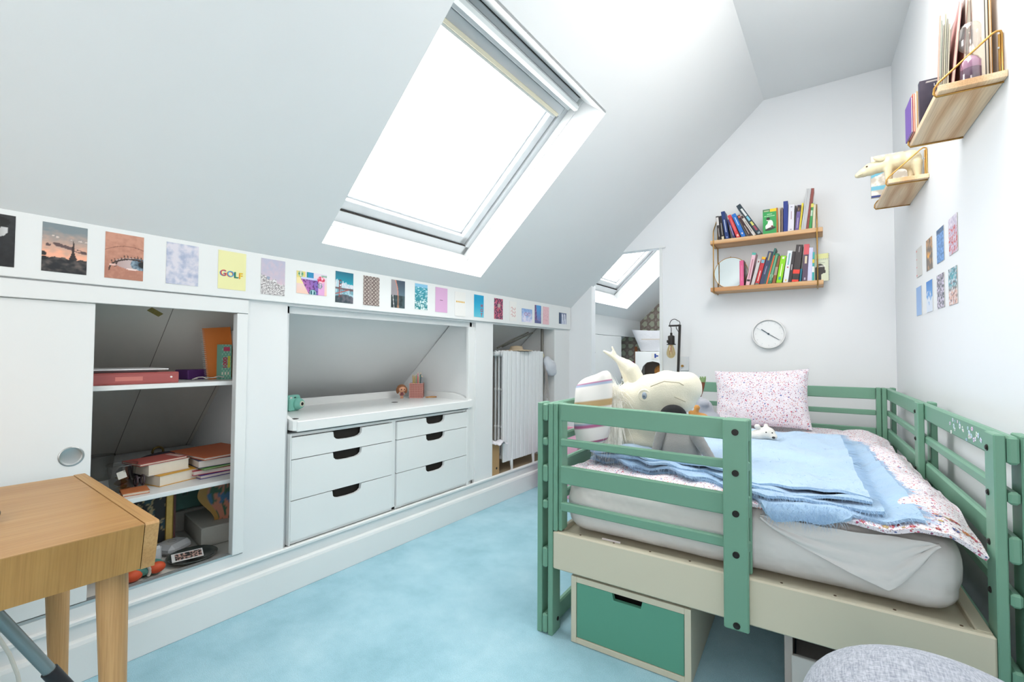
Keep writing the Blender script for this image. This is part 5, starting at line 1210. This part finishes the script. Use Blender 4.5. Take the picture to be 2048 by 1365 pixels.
# green paperback standing cover-out
def c_green(X, Y):
    c = base_c(X, [.16, .62, .32]); c[Y > .90] = [.30, .50, .34]; c[(Y > .88) & (X > .52)] = [.94, .80, .10]; c[(abs(Y-.93) < .02) & (X > .08) & (X < .45) & (np.sin(X*90) > -.4)] = [.85, .86, .70]
    c[(abs(Y-.79) < .012) & (X > .3) & (X < .7)] = [.75, .88, .76]; c[(abs(Y-.72) < .014) & (X > .1) & (X < .9) & (np.sin(X*70) > -.6)] = [.70, .86, .72]
    c[((X-.48)/.30)**2+((Y-.30)/.13)**2 < 1] = [.93, .94, .92]; c[((X-.55)/.20)**2+((Y-.42)/.14)**2 < 1] = [.93, .94, .92]
    c[((X-.55)/.40)**2+((Y-.21-.1*(X-.5))/.055)**2 < 1] = [.16, .16, .15]; c[((X-.37)/.10)**2+((Y-.585)/.055)**2 < 1] = [.90, .88, .84]; c[(((X-.39)/.14)**2+((Y-.62)/.055)**2 < 1)] = [.15, .12, .10]; c[((X-.68)/.09)**2+((Y-.31)/.03)**2 < 1] = [.46, .16, .16]
    return c
b = MB(flat('#2a9a50')); b.box(1.676, -.158, UZ, 1.772, -.138, UZ+.190, 0); b.box(1.764, -.1585, UZ, 1.773, -.1375, UZ+.191, 0, flat('#b8702c')); b.paint((1.676, -.1586, UZ), (.088, 0, 0), (0, 0, .190), 50, 90, c_green)
Thing('book', 'green paperback facing out with a seated dark-haired figure on its cover', 'book', FK, (1.72, -.15, UZ), 'books on the upper tier of the back wall shelf', mesh=b)
LB = [
 (1.531,-0.000,0.196,0.030,'#d85c8c','plain pink book standing against the round mirror',[(.2,.8,.46,.54,'#e89ab8')]),
 (1.569,0.048,0.243,0.026,'#e0b8c4','tall pale pink book with a teal top leaning right',[(.93,1,.0,1,'#4fb0a4'),(.2,.8,.35,.65,'#b8808e'),(.12,.18,.1,.9,'#3a2a30')]),
 (1.603,0.047,0.188,0.022,'#c8c4c4','pale grey book with a dark red spot on the spine',[(.88,.94,.35,.65,'#8a2a30')]),
 (1.632,0.050,0.202,0.027,'#c03038','red book with a yellow and blue top leaning right',[(.92,1,.05,.95,'#e8b828'),(.78,.9,.1,.9,'#7ab0c0'),(.12,.5,.4,.6,'#f0d8d4'),(.0,.04,.1,.9,'#3a8a88')]),
 (1.665,0.060,0.239,0.031,'#3c4460','navy book with a gold title leaning right',[(.72,.96,.35,.65,'#b0a070'),(.3,.55,.4,.6,'#8a90ac')]),
 (1.685,0.071,0.260,0.013,'#2f6660','thin dark teal book, tallest of the leaning ones',[]),
 (1.696,0.053,0.210,0.010,'#f07040','thin bright orange book on the lower shelf',[]),
 (1.715,0.053,0.219,0.025,'#3f7a58','green patterned book beside the thin orange one',[(.1,.95,.3,.7,'#6aa884'),(.2,.3,.1,.9,'#9ac8a4')]),
 (1.742,0.036,0.200,0.021,'#8a5a34','brown book left of the lime green one',[(.3,.6,.1,.9,'#a89484')]),
 (1.775,0.033,0.197,0.035,'#8ed41e','thick lime green book on the lower shelf',[(.25,.7,.4,.6,'#e8f4c0'),(.88,.96,.3,.7,'#f0f4e0'),(.12,.22,.3,.7,'#3a9aa8')]),
 (1.816,0.033,0.230,0.031,'#dfe6ea','white book with pale teal lettering',[(.55,.92,.35,.65,'#86b8bc'),(.04,.1,.35,.65,'#e0c868'),(.46,.5,.35,.65,'#b04860')]),
 (1.843,0.028,0.222,0.020,'#3a3438','narrow black book left of the thick black one',[(.4,.58,.4,.6,'#d8d4d4')]),
 (1.876,0.032,0.266,0.041,'#3c3638','thick black book with red bands on the lower shelf',[(.22,.33,0,1,'#e8483c'),(.0,.06,0,1,'#e8483c'),(.8,.95,.45,.6,'#9a9494')]),
 (1.908,0.008,0.092,0.012,'#006a80','low petrol blue book right of the thick black one',[]),
 (1.934,0.017,0.265,0.032,'#5a4a60','dusky purple book with a coral top and cream title',[(.72,1,0,1,'#d8606a'),(.48,.68,.3,.7,'#e0d0b0'),(.04,.1,.35,.65,'#b8b0c0')]),
 (1.964,0.010,0.238,0.028,'#cfd0ee','pale lavender white book near the right rod',[]),
 (1.984,0.006,0.204,0.012,'#3fb0b0','thin turquoise and white book beside the right rod',[(.3,.5,0,1,'#e8ece8'),(.62,.75,0,1,'#d8c84a')]),
]
for (x, dx, dz, t_, col, lab, bd_) in LB: book_up(FK, x, -.166, LZ, t_, math.hypot(dx, dz), .115, math.degrees(math.atan2(dx, dz)), col, lab, 'books on the lower tier of the back wall shelf', band=bd_, cov2='#6a4a44' if col == '#d85c8c' else None)
# spiral notebook with a head silhouette
def c_note(X, Y):
    c = base_c(X, [.86, .88, .78]); c[Y > .82] = [.88, .88, .62]; c[(abs(Y-.665) < .008) & (X > .25) & (X < .75)] = [.4, .4, .38]
    h = ((X-.40)/.34)**2+((Y-.43)/.20)**2 < 1; c[h] = [.22, .20, .20]; c[(X > .05) & (X < .48) & (Y < .40)] = [.22, .20, .20]; c[(X > .4) & (X < .80) & (abs(Y-.34) < .06)] = [.22, .20, .20]; c[(X > .70) & (X < .80) & (Y < .36) & (Y > .22) & (X-.70 > (Y-.22))] = [.86, .88, .78]
    return c
b = MB(flat('#dcdfc8')); b.X = tr(1.992, -.120, LZ) @ rotz(-4); b.box(0, 0, 0, .085, .012, .195); b.paint((0, -.0006, 0), (.085, 0, 0), (0, 0, .195), 40, 80, c_note)
t = Thing('spiral_notebook', 'pale spiral notebook with a black head silhouette at the right end of the lower shelf', 'notebook', FK, (2.03, -.12, LZ), mesh=b)
q = MB(flat('#efefe6')); q.X = tr(1.992, -.120, LZ) @ rotz(-4)
q.text('WOMEN', (.004, -.0012, .100), (1, 0, 0), (0, 0, 1), .016, flat('#efefe6'), bold=.02); t.part('lettering', q)
q = MB(mat('wire_grey', '#8c8a84', .4, .5)); q.X = tr(1.992, -.120, LZ) @ rotz(-4)
for k in range(17): q.tube([(.083, -.003, .008+k*.0112), (.089, -.002, .010+k*.0112), (.089, .014, .010+k*.0112), (.083, .014, .008+k*.0112)], .0009, 4)
for k in range(8): q.tube([(.004+k*.0105, -.003, .150), (.004+k*.0105, -.006, .154), (.004+k*.0105, -.002, .160)], .0009, 4)
t.part('spiral_binding', q)
b = MB(flat('#b84a48')); b.X = tr(1.955, -.10, LZ+.215) @ rotz(-8) @ rotx(0) @ roty(8); b.box(0, 0, 0, .105, .04, .012); Thing('red_booklet', 'flat red booklet lying across the right book tops on the lower shelf', 'booklet', FK, (1.99, -.1, LZ+.2), mesh=b) if False else None
# round mirror
b = MB(BRASS); cy = -.075; c_ = (1.441, cy, LZ+.1235)
b.tube([(c_[0]+.121*math.cos(a), cy, c_[2]+.121*math.sin(a)) for a in [k*math.pi/36 for k in range(72)]], .0024, 8, closed=True); b.lathe(c_, [(0, .004), (.121, .004)], 64, ax=(0, 1, 0)); b.cyl((c_[0], cy, c_[2]+.122), (c_[0], cy, c_[2]+.130), .002, n=8)
t = Thing('round_mirror', 'round brass-rimmed mirror standing on the lower tier of the wall shelf', 'mirror', FK, (c_[0], cy, LZ), mesh=b)
q = MB(mat('mirror_silver', '#e8eeee', .02, 1.0, var=0)); q.lathe(c_, [(0, 0), (.120, 0)], 64, ax=(0, -1, 0)); t.part('mirror_glass', q)

# clock
CC = Vector((1.694, 0, 1.313)); r = .113
b = MB(mat('clock_white', '#f0f2f3', .4)); b.lathe(CC, [(0, .0), (r, .0), (r+.001, .030), (r-.002, .036), (r-.007, .036), (r-.009, .030)], 72, ax=(0, -1, 0))
t = Thing('wall_clock', 'round white wall clock below the book shelf', 'clock', FK, tuple(CC), mesh=b)
q = MB(mat('clock_dial', '#f0f3f5', .6)); q.lathe(CC, [(0, .022), (r-.009, .022)], 64, ax=(0, -1, 0)); dial = t.part('dial', q)
q = MB(mat('clock_rim_line', '#a8aeb0', .4)); q.tube([tuple(CC+Vector(((r-.0085)*math.cos(a), -.032, (r-.0085)*math.sin(a)))) for a in [k*math.pi/36 for k in range(72)]], .0008, 6, closed=True); t.part('rim_line', q)
q = MB(mat('pale_mark', '#c3cad0', .6))
for k in range(12):
    a = math.radians(30*k); d = Vector((math.sin(a), 0, math.cos(a))); q.cyl(CC+d*(r*.74)+Vector((0, -.0225, 0)), CC+d*(r*.82)+Vector((0, -.0225, 0)), .0012, n=6)
t.part('hour_mark', q, dial)
def hand(dx, dz, L, w, y, m, nm, back=.0):
    d = Vector((dx, 0, dz)).normalized(); s_ = Vector((d.z, 0, -d.x)); p = CC+Vector((0, y, 0)); q = MB(m)
    A = [p-d*back-s_*w, p-d*back+s_*w, p+d*L+s_*w*.75, p+d*L-s_*w*.75]; B = [v_+Vector((0, .0014, 0)) for v_ in A]
    q.add([tuple(v_) for v_ in A+B], [(0, 1, 2, 3), (7, 6, 5, 4), (0, 4, 5, 1), (1, 5, 6, 2), (2, 6, 7, 3), (3, 7, 4, 0)]); t.part(nm, q)
INK = mat('hand_ink', '#2d3f4c', .4)
hand(-.40, .30, .060, .0034, -.026, INK, 'hour_hand', .004); hand(.66, -.44, .086, .0022, -.028, INK, 'minute_hand', .004); hand(-.72, .43, .095, .0006, -.030, mat('second_ink', '#8fb4c4', .4), 'second_hand', .02)
q = MB(INK); q.cyl(CC+Vector((0, -.025, 0)), CC+Vector((0, -.031, 0)), .0065, n=16); t.part('hub', q)

# lamp with filament bulb
L = Thing('floor_lamp', 'black metal lamp with a hanging filament bulb beside the doorway', 'lamp', FK, (1.02, -.13, 0))
q = MB(BLACKM); q.X = tr(1.006, -.13, 0) @ roty(2.35); q.box(-.009, -.009, .012, .009, .009, 1.398, .001); L.part('pole', q)
q = MB(BLACKM); q.box(.974, -.138, 1.384, 1.072, -.122, 1.398, .001); L.part('arm', q)
q = MB(BLACKM); q.box(.90, -.21, 0, 1.12, -.05, .014, .003); L.part('base', q)
cord = []
for k in range(25):
    a = -math.pi*.05 + k/24*math.pi*1.1; cord.append((1.018-.036*math.cos(a)+(.010 if k > 18 else 0), -.13, 1.405+.040*math.sin(a)))
q = MB(BLACKM); q.tube([(.993, -.13, 1.32), (.994, -.13, 1.37), (.982, -.13, 1.40)]+cord[2:]+[(1.036, -.13, 1.395), (1.034, -.13, 1.37), (1.045, -.13, 1.35), (1.056, -.13, 1.335)], .0028, 8); L.part('cord', q)
q = MB(BLACKM); q.lathe((.993, -.13, 1.232), [(.036, .0), (.036, .006), (.027, .008), (.027, .072), (.022, .076), (.010, .080), (.009, .100), (.0, .102)], 28); q.cyl((.970, -.145, 1.26), (.964, -.149, 1.26), .012, n=12); L.part('socket', q)
q = MB(_thin('amber_glass', '#f4e6c4', .10)); q.lathe((.990, -.13, 1.120), [(.0, .0), (.012, .002), (.026, .012), (.034, .030), (.035, .045), (.029, .075), (.020, .100), (.018, .114)], 32); bu = L.part('bulb', q, label='amber teardrop glass bulb')
q = MB(mat('filament', '#c98a5a', .4))
for k in range(5):
    a = k*1.25; q.tube([(.990+.006*math.cos(a), -.13+.006*math.sin(a), 1.205), (.990+.014*math.cos(a), -.13+.014*math.sin(a), 1.150), (.990+.005*math.cos(a+.6), -.13+.005*math.sin(a+.6), 1.205)], .0012, 5)
q.cyl((.990, -.13, 1.195), (.990, -.13, 1.232), .005, n=10); L.part('filament', q, bu)
b = MB(mat('socket_plastic', '#dde3e8', .4)); b.box(1.035, -.012, 1.015, 1.105, 0, 1.135, .003); t = Thing('wall_socket', 'white double socket plate on the wall behind the lamp', 'socket', FK, (1.07, 0, 1.07), mesh=b)
q = MB(BRASS); q.cyl((1.055, -.012, 1.055), (1.055, -.030, 1.055), .010, n=12); t.part('plug_pin', q)

# ================================================================== RIGHT WALL
def shelf_r(v0, v1, zb, lab):
    t = Thing('wall_shelf', lab, 'shelf', FB, (1.42, (v0+v1)/2, zb), 'pine shelves on brass brackets on the right wall'); q = MB(PINEV); q.box(1.343, v0, zb, 1.499, v1, zb+.021, .0015); t.part('shelf_board', q)
    for v_ in (v0+.030, v1-.022):
        q = MB(BRASS); P = [(1.4955, v_, zb-.003), (1.4955, v_, zb+.150), (1.493, v_, zb+.160), (1.484, v_, zb+.162), (1.474, v_, zb+.157), (1.348, v_, zb+.042), (1.338, v_, zb+.026), (1.336, v_, zb+.008), (1.342, v_, zb-.003)]
        q.tube(P, .0034, 8, closed=True); q.tube([(1.4895, v_, zb+.0), (1.4895, v_, zb+.15)], .0030, 8); t.part('brass_bracket', q)
        q = MB(CHROME); q.cyl((1.488, v_-.004, zb+.105), (1.484, v_-.004, zb+.105), .004, n=8); t.part('screw', q)
shelf_r(.272, .748, 2.0, 'upper right pine wall shelf carrying the hourglass and magazines'); shelf_r(1.29, 1.79, 2.030, 'lower right pine wall shelf carrying the white animal figure')
RZ = 2.0212
def slab(name, lab, cat, u0, u1, v0, v1, z0, h, col, lean=0, yaw=0, pages=True, grp='books and magazines on the upper right shelf'):
    M_ = tr(u1, v0, z0) @ rotz(yaw) @ roty(-lean); q = MB(flat(col, .5)); q.X = M_; w = u1-u0; c = min(.0012, w*.2)
    q.box(-w, 0, 0, -w+c, v1-v0, h); q.box(-c, 0, 0, 0, v1-v0, h); q.box(-w, v1-v0-c, 0, 0, v1-v0, h)
    t = Thing(name, lab, cat, FB, (u1, (v0+v1)/2, z0), grp, mesh=q); q = MB(PAPER); q.X = M_; q.box(-w+c, .002, .002, -c, v1-v0-c*2, h-.003); t.part('pages', q); return t
mg = [('#d69a84', 'peach'), ('#7c9a8c', 'grey green'), ('#4a4038', 'dark brown'), ('#a8ac90', 'sage'), ('#3c4440', 'charcoal'), ('#b8b49c', 'khaki')]
for k, (c, nm) in enumerate(mg): slab('magazine', nm + ' magazine in the leaning row at the front of the upper right shelf', 'magazine', 1.352+.0048*k, 1.3562+.0048*k, .345, .545, RZ, .27-.018*(k % 3), c, -2.2, -10)
slab('book', 'slim pink book leaning beside the magazines on the upper right shelf', 'book', 1.386, 1.394, .35, .54, RZ, .30, '#c58a88', -5, -6)
slab('book', 'rosy brown book behind the hourglass', 'book', 1.414, 1.426, .36, .55, RZ, .30, '#a87468', -4)
slab('book', 'cream paged book with a dark cover behind the hourglass', 'book', 1.428, 1.442, .36, .55, RZ, .31, '#8a7a74')
slab('book', 'thick white book on the upper right shelf', 'book', 1.443, 1.470, .35, .56, RZ, .32, '#e2dcd2')
slab('book', 'dark edged book beside the bracket upright', 'book', 1.471, 1.479, .35, .56, RZ, .33, '#3a3632')
slab('book', 'ochre book against the wall on the upper right shelf', 'book', 1.480, 1.486, .35, .56, RZ, .34, '#c8944a')
# hourglass
H0 = (1.425, .305, RZ)
b = MB(_thin('hourglass_glass', '#f4f1f0', .16)); b.lathe(H0, [(.024, .0), (.026, .004), (.026, .062), (.018, .078), (.005, .088), (.005, .094), (.018, .104), (.027, .118), (.027, .172), (.022, .184), (.0, .186)], 10)
t = Thing('hourglass', 'faceted glass hourglass with purple lower half on the upper right shelf', 'hourglass', FB, H0, mesh=b)
q = MB(mat('purple_tint_glass', '#b583a6', .15)); q.lathe(H0, [(0, .002), (.0245, .002), (.0245, .061), (.017, .076), (.003, .086)], 10); t.part('purple_liquid', q)
q = MB(mat('purple_sand', '#5e3a58', .8)); q.lathe(H0, [(0, .0015), (.0250, .0015), (.0250, .040), (0, .041)], 10); t.part('sand', q)
# dark book cover-out and slim books at the far end
def c_le(X, Y): c = lerp([.12, .13, .22], [.27, .27, .34], Y+.3*nz(X, Y, 3, 4, 60)); c[disk(X, Y, .3, .25, .1)] = [.7, .72, .84]; c[(abs(Y-.955) < .012) & (X > .2)] = [.8, .8, .8]; return c
b = MB(flat('#34344a')); b.box(1.352, .600, RZ, 1.452, .625, RZ+.178); b.paint((1.352, .5995, RZ), (.1, 0, 0), (0, 0, .178), 24, 40, c_le)
t = Thing('book', 'dark blue book facing out with white capitals on the upper right shelf', 'book', FB, (1.40, .61, RZ), 'books and magazines on the upper right shelf', mesh=b)
q = MB(); q.text('LE', (1.392, .599, RZ+.148), (1, 0, 0), (0, 0, 1), .015, flat('#e6e6ea'), bold=.01); q.text('A C', (1.394, .599, RZ+.132), (1, 0, 0), (0, 0, 1), .007, flat('#d6d6da')); t.part('lettering', q)
for k, (c, h, nm) in enumerate((('#6a48a0', .140, 'purple'), ('#e8642c', .150, 'orange red'), ('#e4e0da', .152, 'white'), ('#e0b23c', .158, 'yellow'), ('#9ab0c4', .165, 'pale blue'))): slab('book', nm+' slim book at the far end of the upper right shelf', 'book', 1.3445+.0062*k-.014, 1.3500+.0062*k-.014, .63, .745, RZ, h, c)
# white animal figure
GL = mat('cream_glaze', '#d9cfae', .25, var=.12, vs=25, bump=.25, bs=60, bd=.003); bz = 2.0515; v_ = 1.37
balls = [((1.440, v_, bz+.108), (.047, .040, .048), None), ((1.395, v_, bz+.112), (.047, .040, .044), None), ((1.352, v_, bz+.108), (.044, .040, .044), None), ((1.460, v_, bz+.088), (.028, .034, .038), None), ((1.315, v_, bz+.100), (.036, .032, .036), None), ((1.280, v_, bz+.092), (.036, .031, .034), None), ((1.250, v_, bz+.080), (.027, .024, .024), None), ((1.228, v_, bz+.070), (.018, .017, .015), None)]
balls += limb((1.352, v_-.018, bz+.09), .020, (1.348, v_-.018, bz+.012), .012)+limb((1.362, v_+.018, bz+.09), .020, (1.360, v_+.018, bz+.012), .012)+limb((1.462, v_-.018, bz+.08), .026, (1.468, v_-.018, bz+.012), .013)+limb((1.452, v_+.018, bz+.08), .024, (1.445, v_+.018, bz+.012), .013)
balls = [(a, (r if hasattr(r, '__len__') else (r, r, r)), None) for a, r, *_ in [(x + (None,))[:3] for x in balls]]
b = blob(balls, .0055, GL, 4); t = Thing('animal_figurine', 'cream glazed four-legged animal figurine leaning its head off the lower right shelf', 'figurine', FB, (1.4, v_, bz), mesh=b)
for s_ in (-1, 1):
    q = MB(GL); q.ell((1.312, v_+s_*.034, bz+.130), (.026, .008, .014), rot=R_('Y', 25)); t.part('ear', q)
    q = MB(mat('figurine_eye', '#4a342c', .15)); q.ell((1.262, v_+s_*.0255, bz+.102), (.0048, .0035, .004)); t.part('eye', q)
q = MB(mat('figurine_nose', '#a0917c', .3)); q.ell((1.219, v_, bz+.073), (.007, .009, .006)); q.tube([(1.224, v_-.013, bz+.064), (1.240, v_-.0175, bz+.066), (1.252, v_-.019, bz+.071)], .0014, 5); t.part('muzzle_detail', q)
def c_pat(X, Y):
    n = nz(X, Y, 5, 7, 61); c = lerp([.74, .71, .66], [.92, .91, .88], n*2+.5); k = (abs(Y-.62-.3*(X-.3)) < .06); c[k] = [.38, .68, .78]; c[(Y < .28) & (Y > .16)] = [.42, .70, .80]; c[(Y < .06)] = [.20, .26, .50]; c[((X-.2)**2+(Y-.88)**2) < .01] = [.60, .52, .48]; return c
b = MB(flat('#d0c8ba')); b.box(1.305, 1.60, 2.052, 1.480, 1.618, 2.29); b.paint((1.305, 1.5994, 2.052), (.175, 0, 0), (0, 0, .238), 36, 50, c_pat)
Thing('patterned_book', 'cream and light blue patterned book standing behind the animal figurine', 'book', FB, (1.39, 1.61, 2.052), mesh=b)

# small cards on the right wall
def w1(X, Y): c = base_c(X, [.83, .83, .82]); c[(X < .15) & (np.sin(Y*22) > .9)] = [.85, .3, .3]; return c
def w2(X, Y): n = nz(X, Y, 4, 5, 71); c = lerp([.46, .42, .40], [.80, .62, .46], n*1.8+Y*.7); c[(n > .2) & (Y > .4) & (Y < .75)] = [.98, .70, .25]; return c
def w3(X, Y): n = nz(X, Y, 10, 14, 72); c = lerp([.30, .48, .70], [.52, .70, .92], n*2+.5); c[(Y > .85)] *= .7; return c
def w4(X, Y): n = nz(X, Y, 9, 12, 73); c = lerp([.74, .70, .80], [.92, .90, .94], n+.5); c[(n > .12) & (Y < .75)] = [.80, .28, .26]; return c
def w5(X, Y): return lerp([.60, .74, .92], [.56, .70, .90], Y)
def w6(X, Y): n = nz(X, Y, 5, 6, 74); c = lerp([.55, .76, .93], [.28, .54, .84], Y); c[(Y+n*.4 < .48)] = [.86, .90, .96]; return c
def w7(X, Y): n = nz(X, Y, 9, 13, 75); c = base_c(X, [.36, .38, .43]); c[n > .05] = [.86, .82, .90]; return c
def w8(X, Y): n = nz(X, Y, 9, 13, 76); c = lerp([.88, .72, .66], [.34, .66, .72], (Y-.35)*5); c[n > .25] = [.92, .90, .92]; c[(n < -.25)] = [.45, .36, .4]; return c
WC = [(1.492, 1.578, w1, 'pale grey card, far end of the top row on the right wall'), (1.254, 1.577, w2, 'orange and brown sunset cloud card on the right wall'), (1.040, 1.578, w3, 'deep blue patterned card in the top row on the right wall'), (.832, 1.578, w4, 'white card with red blossom on the right wall'),
      (1.510, 1.369, w5, 'plain light blue card, far end of the bottom row on the right wall'), (1.268, 1.369, w6, 'blue sky and white cloud card on the right wall'), (1.052, 1.369, w7, 'dark grey card with white blossom on the right wall'), (.850, 1.366, w8, 'turquoise and coral card on the right wall')]
for (v0, z0, fn, lab) in WC:
    b = MB(mat('card_back', '#e6e4de', .7)); v1 = v0+.128; h = .155; b.box(1.4975, v0, z0, 1.4990, v1, z0+h); b.paint((1.4970, v1, z0), (0, -.128, 0), (0, 0, h), 22, 36, fn)
    Thing('photo_card', lab, 'card', FB, (1.499, v0, z0), 'two rows of cards on the right wall', mesh=b)

# ================================================================== ROOM BEYOND
b = MB(TRIMW); b.box(.01, 5.16, .835, 1.3, 5.86, .862, .002)
for x, y in ((.03, 5.2), (1.25, 5.2), (1.25, 5.8), (.03, 5.8)): b.box(x, y, .0, x+.04, y+.04, .835)
Thing('white_desk', 'white desk along the papered wall in the room beyond', 'desk', FW, (.6, 5.5, 0), mesh=b)
b = MB(TRIMW); b.prism([(.13, .8625), (.20, .8625), (.205, .95), (.225, 1.01), (.27, 1.055), (.34, 1.07), (.41, 1.055), (.455, 1.01), (.475, .95), (.48, .8625), (.62, .8625), (.62, 1.185), (.13, 1.185)], 1, 5.30, 5.315); b.box(.13, 5.315, .8625, .145, 5.6, 1.185); b.box(.605, 5.315, .8625, .62, 5.6, 1.185); b.box(.13, 5.315, 1.17, .62, 5.6, 1.185); b.box(.13, 5.585, .8625, .62, 5.6, 1.17, m=mat('taupe_back', '#8a8078', .8))
t = Thing('arched_cabinet', 'white cabinet with an arched opening on the desk in the room beyond', 'cabinet', FW, (.37, 5.45, .8625), mesh=b)
b = MB(mat('leopard_cloth', '#a8743a', .9, var=1.1, vs=55)); b.ell((.42, 5.42, .95), (.10, .06, .085)); Thing('leopard_pouch', 'leopard print pouch inside the arched cabinet', 'pouch', FW, (.4, 5.42, .865), mesh=b)
b = MB(flat('#e6e4dc')); b.box(.33, 5.294, 1.10, .42, 5.299, 1.165)
t = Thing('blue_sticker', 'blue and white picture sticker on the arched cabinet', 'sticker', FW, (.37, 5.296, 1.1), mesh=b); q = MB(flat('#2f4c96')); q.box(.365, 5.2935, 1.11, .385, 5.294, 1.16); q.box(.385, 5.2935, 1.125, .41, 5.294, 1.142); t.part('blue_figure', q)
b = MB(mat('canvas_white', '#dedfe4', .85, bump=.4, bs=14, bd=.02))
def can(o):
    def f(u, v):
        a = 2*math.pi*u; rx = .24+.09*v-.02*math.sin(3*a)*v; ry = .15+.05*v; return (.40+(rx+o)*math.copysign(abs(math.cos(a))**.6, math.cos(a)), 5.46+(ry+o)*math.copysign(abs(math.sin(a))**.6, math.sin(a)), 1.19+.25*v+.012*math.sin(2*a+1)*v)
    return f
b.grid(can(0), 48, 10); b.grid(can(-.008), 48, 10, flip=True); b.grid(lambda u, v: (.40+.24*v*math.cos(2*math.pi*u), 5.46+.15*v*math.sin(2*math.pi*u), 1.192), 32, 2)
t = Thing('canvas_basket', 'white canvas basket on top of the arched cabinet', 'basket', FW, (.4, 5.46, 1.19), mesh=b)
q = MB(flat('#b8aa98')); q.box(.22, 5.262, 1.325, .46, 5.264, 1.333); t.part('stitched_slit', q)
b = MB(mat('magenta_glass', '#8a2a78', .15)); b.lathe((.055, 5.40, .8625), [(.0, 0), (.05, .0), (.055, .05), (.045, .12), (.02, .15), (.018, .20)], 20); Thing('magenta_vase', 'magenta vase on the desk in the room beyond', 'vase', FW, (.055, 5.4, .8625), mesh=b)
b = MB(mat('terracotta_stick', '#a8643c', .6)); b.tube([(.02, 5.62, .8625), (.02, 5.62, 1.02), (.018, 5.62, 1.25)], [.02, .022, .018], 12); Thing('candlestick', 'terracotta candle standing behind the magenta vase', 'candle', FW, (.02, 5.62, .8625), mesh=b)
b = MB(mat('pink_plastic', '#dba6bc', .5)); b.box(.14, 3.20, .0, .46, 3.22, .52, .004); b.box(.14, 3.50, 0, .46, 3.52, .52, .004); b.box(.14, 3.22, 0, .16, 3.50, .52, .004); b.box(.44, 3.22, .0, .46, 3.50, .52, .004); b.box(.16, 3.22, 0, .44, 3.50, .01)
Thing('pink_crate', 'pink toy crate on the carpet between the bed and the radiator', 'crate', FW, (.3, 3.36, 0), mesh=b)
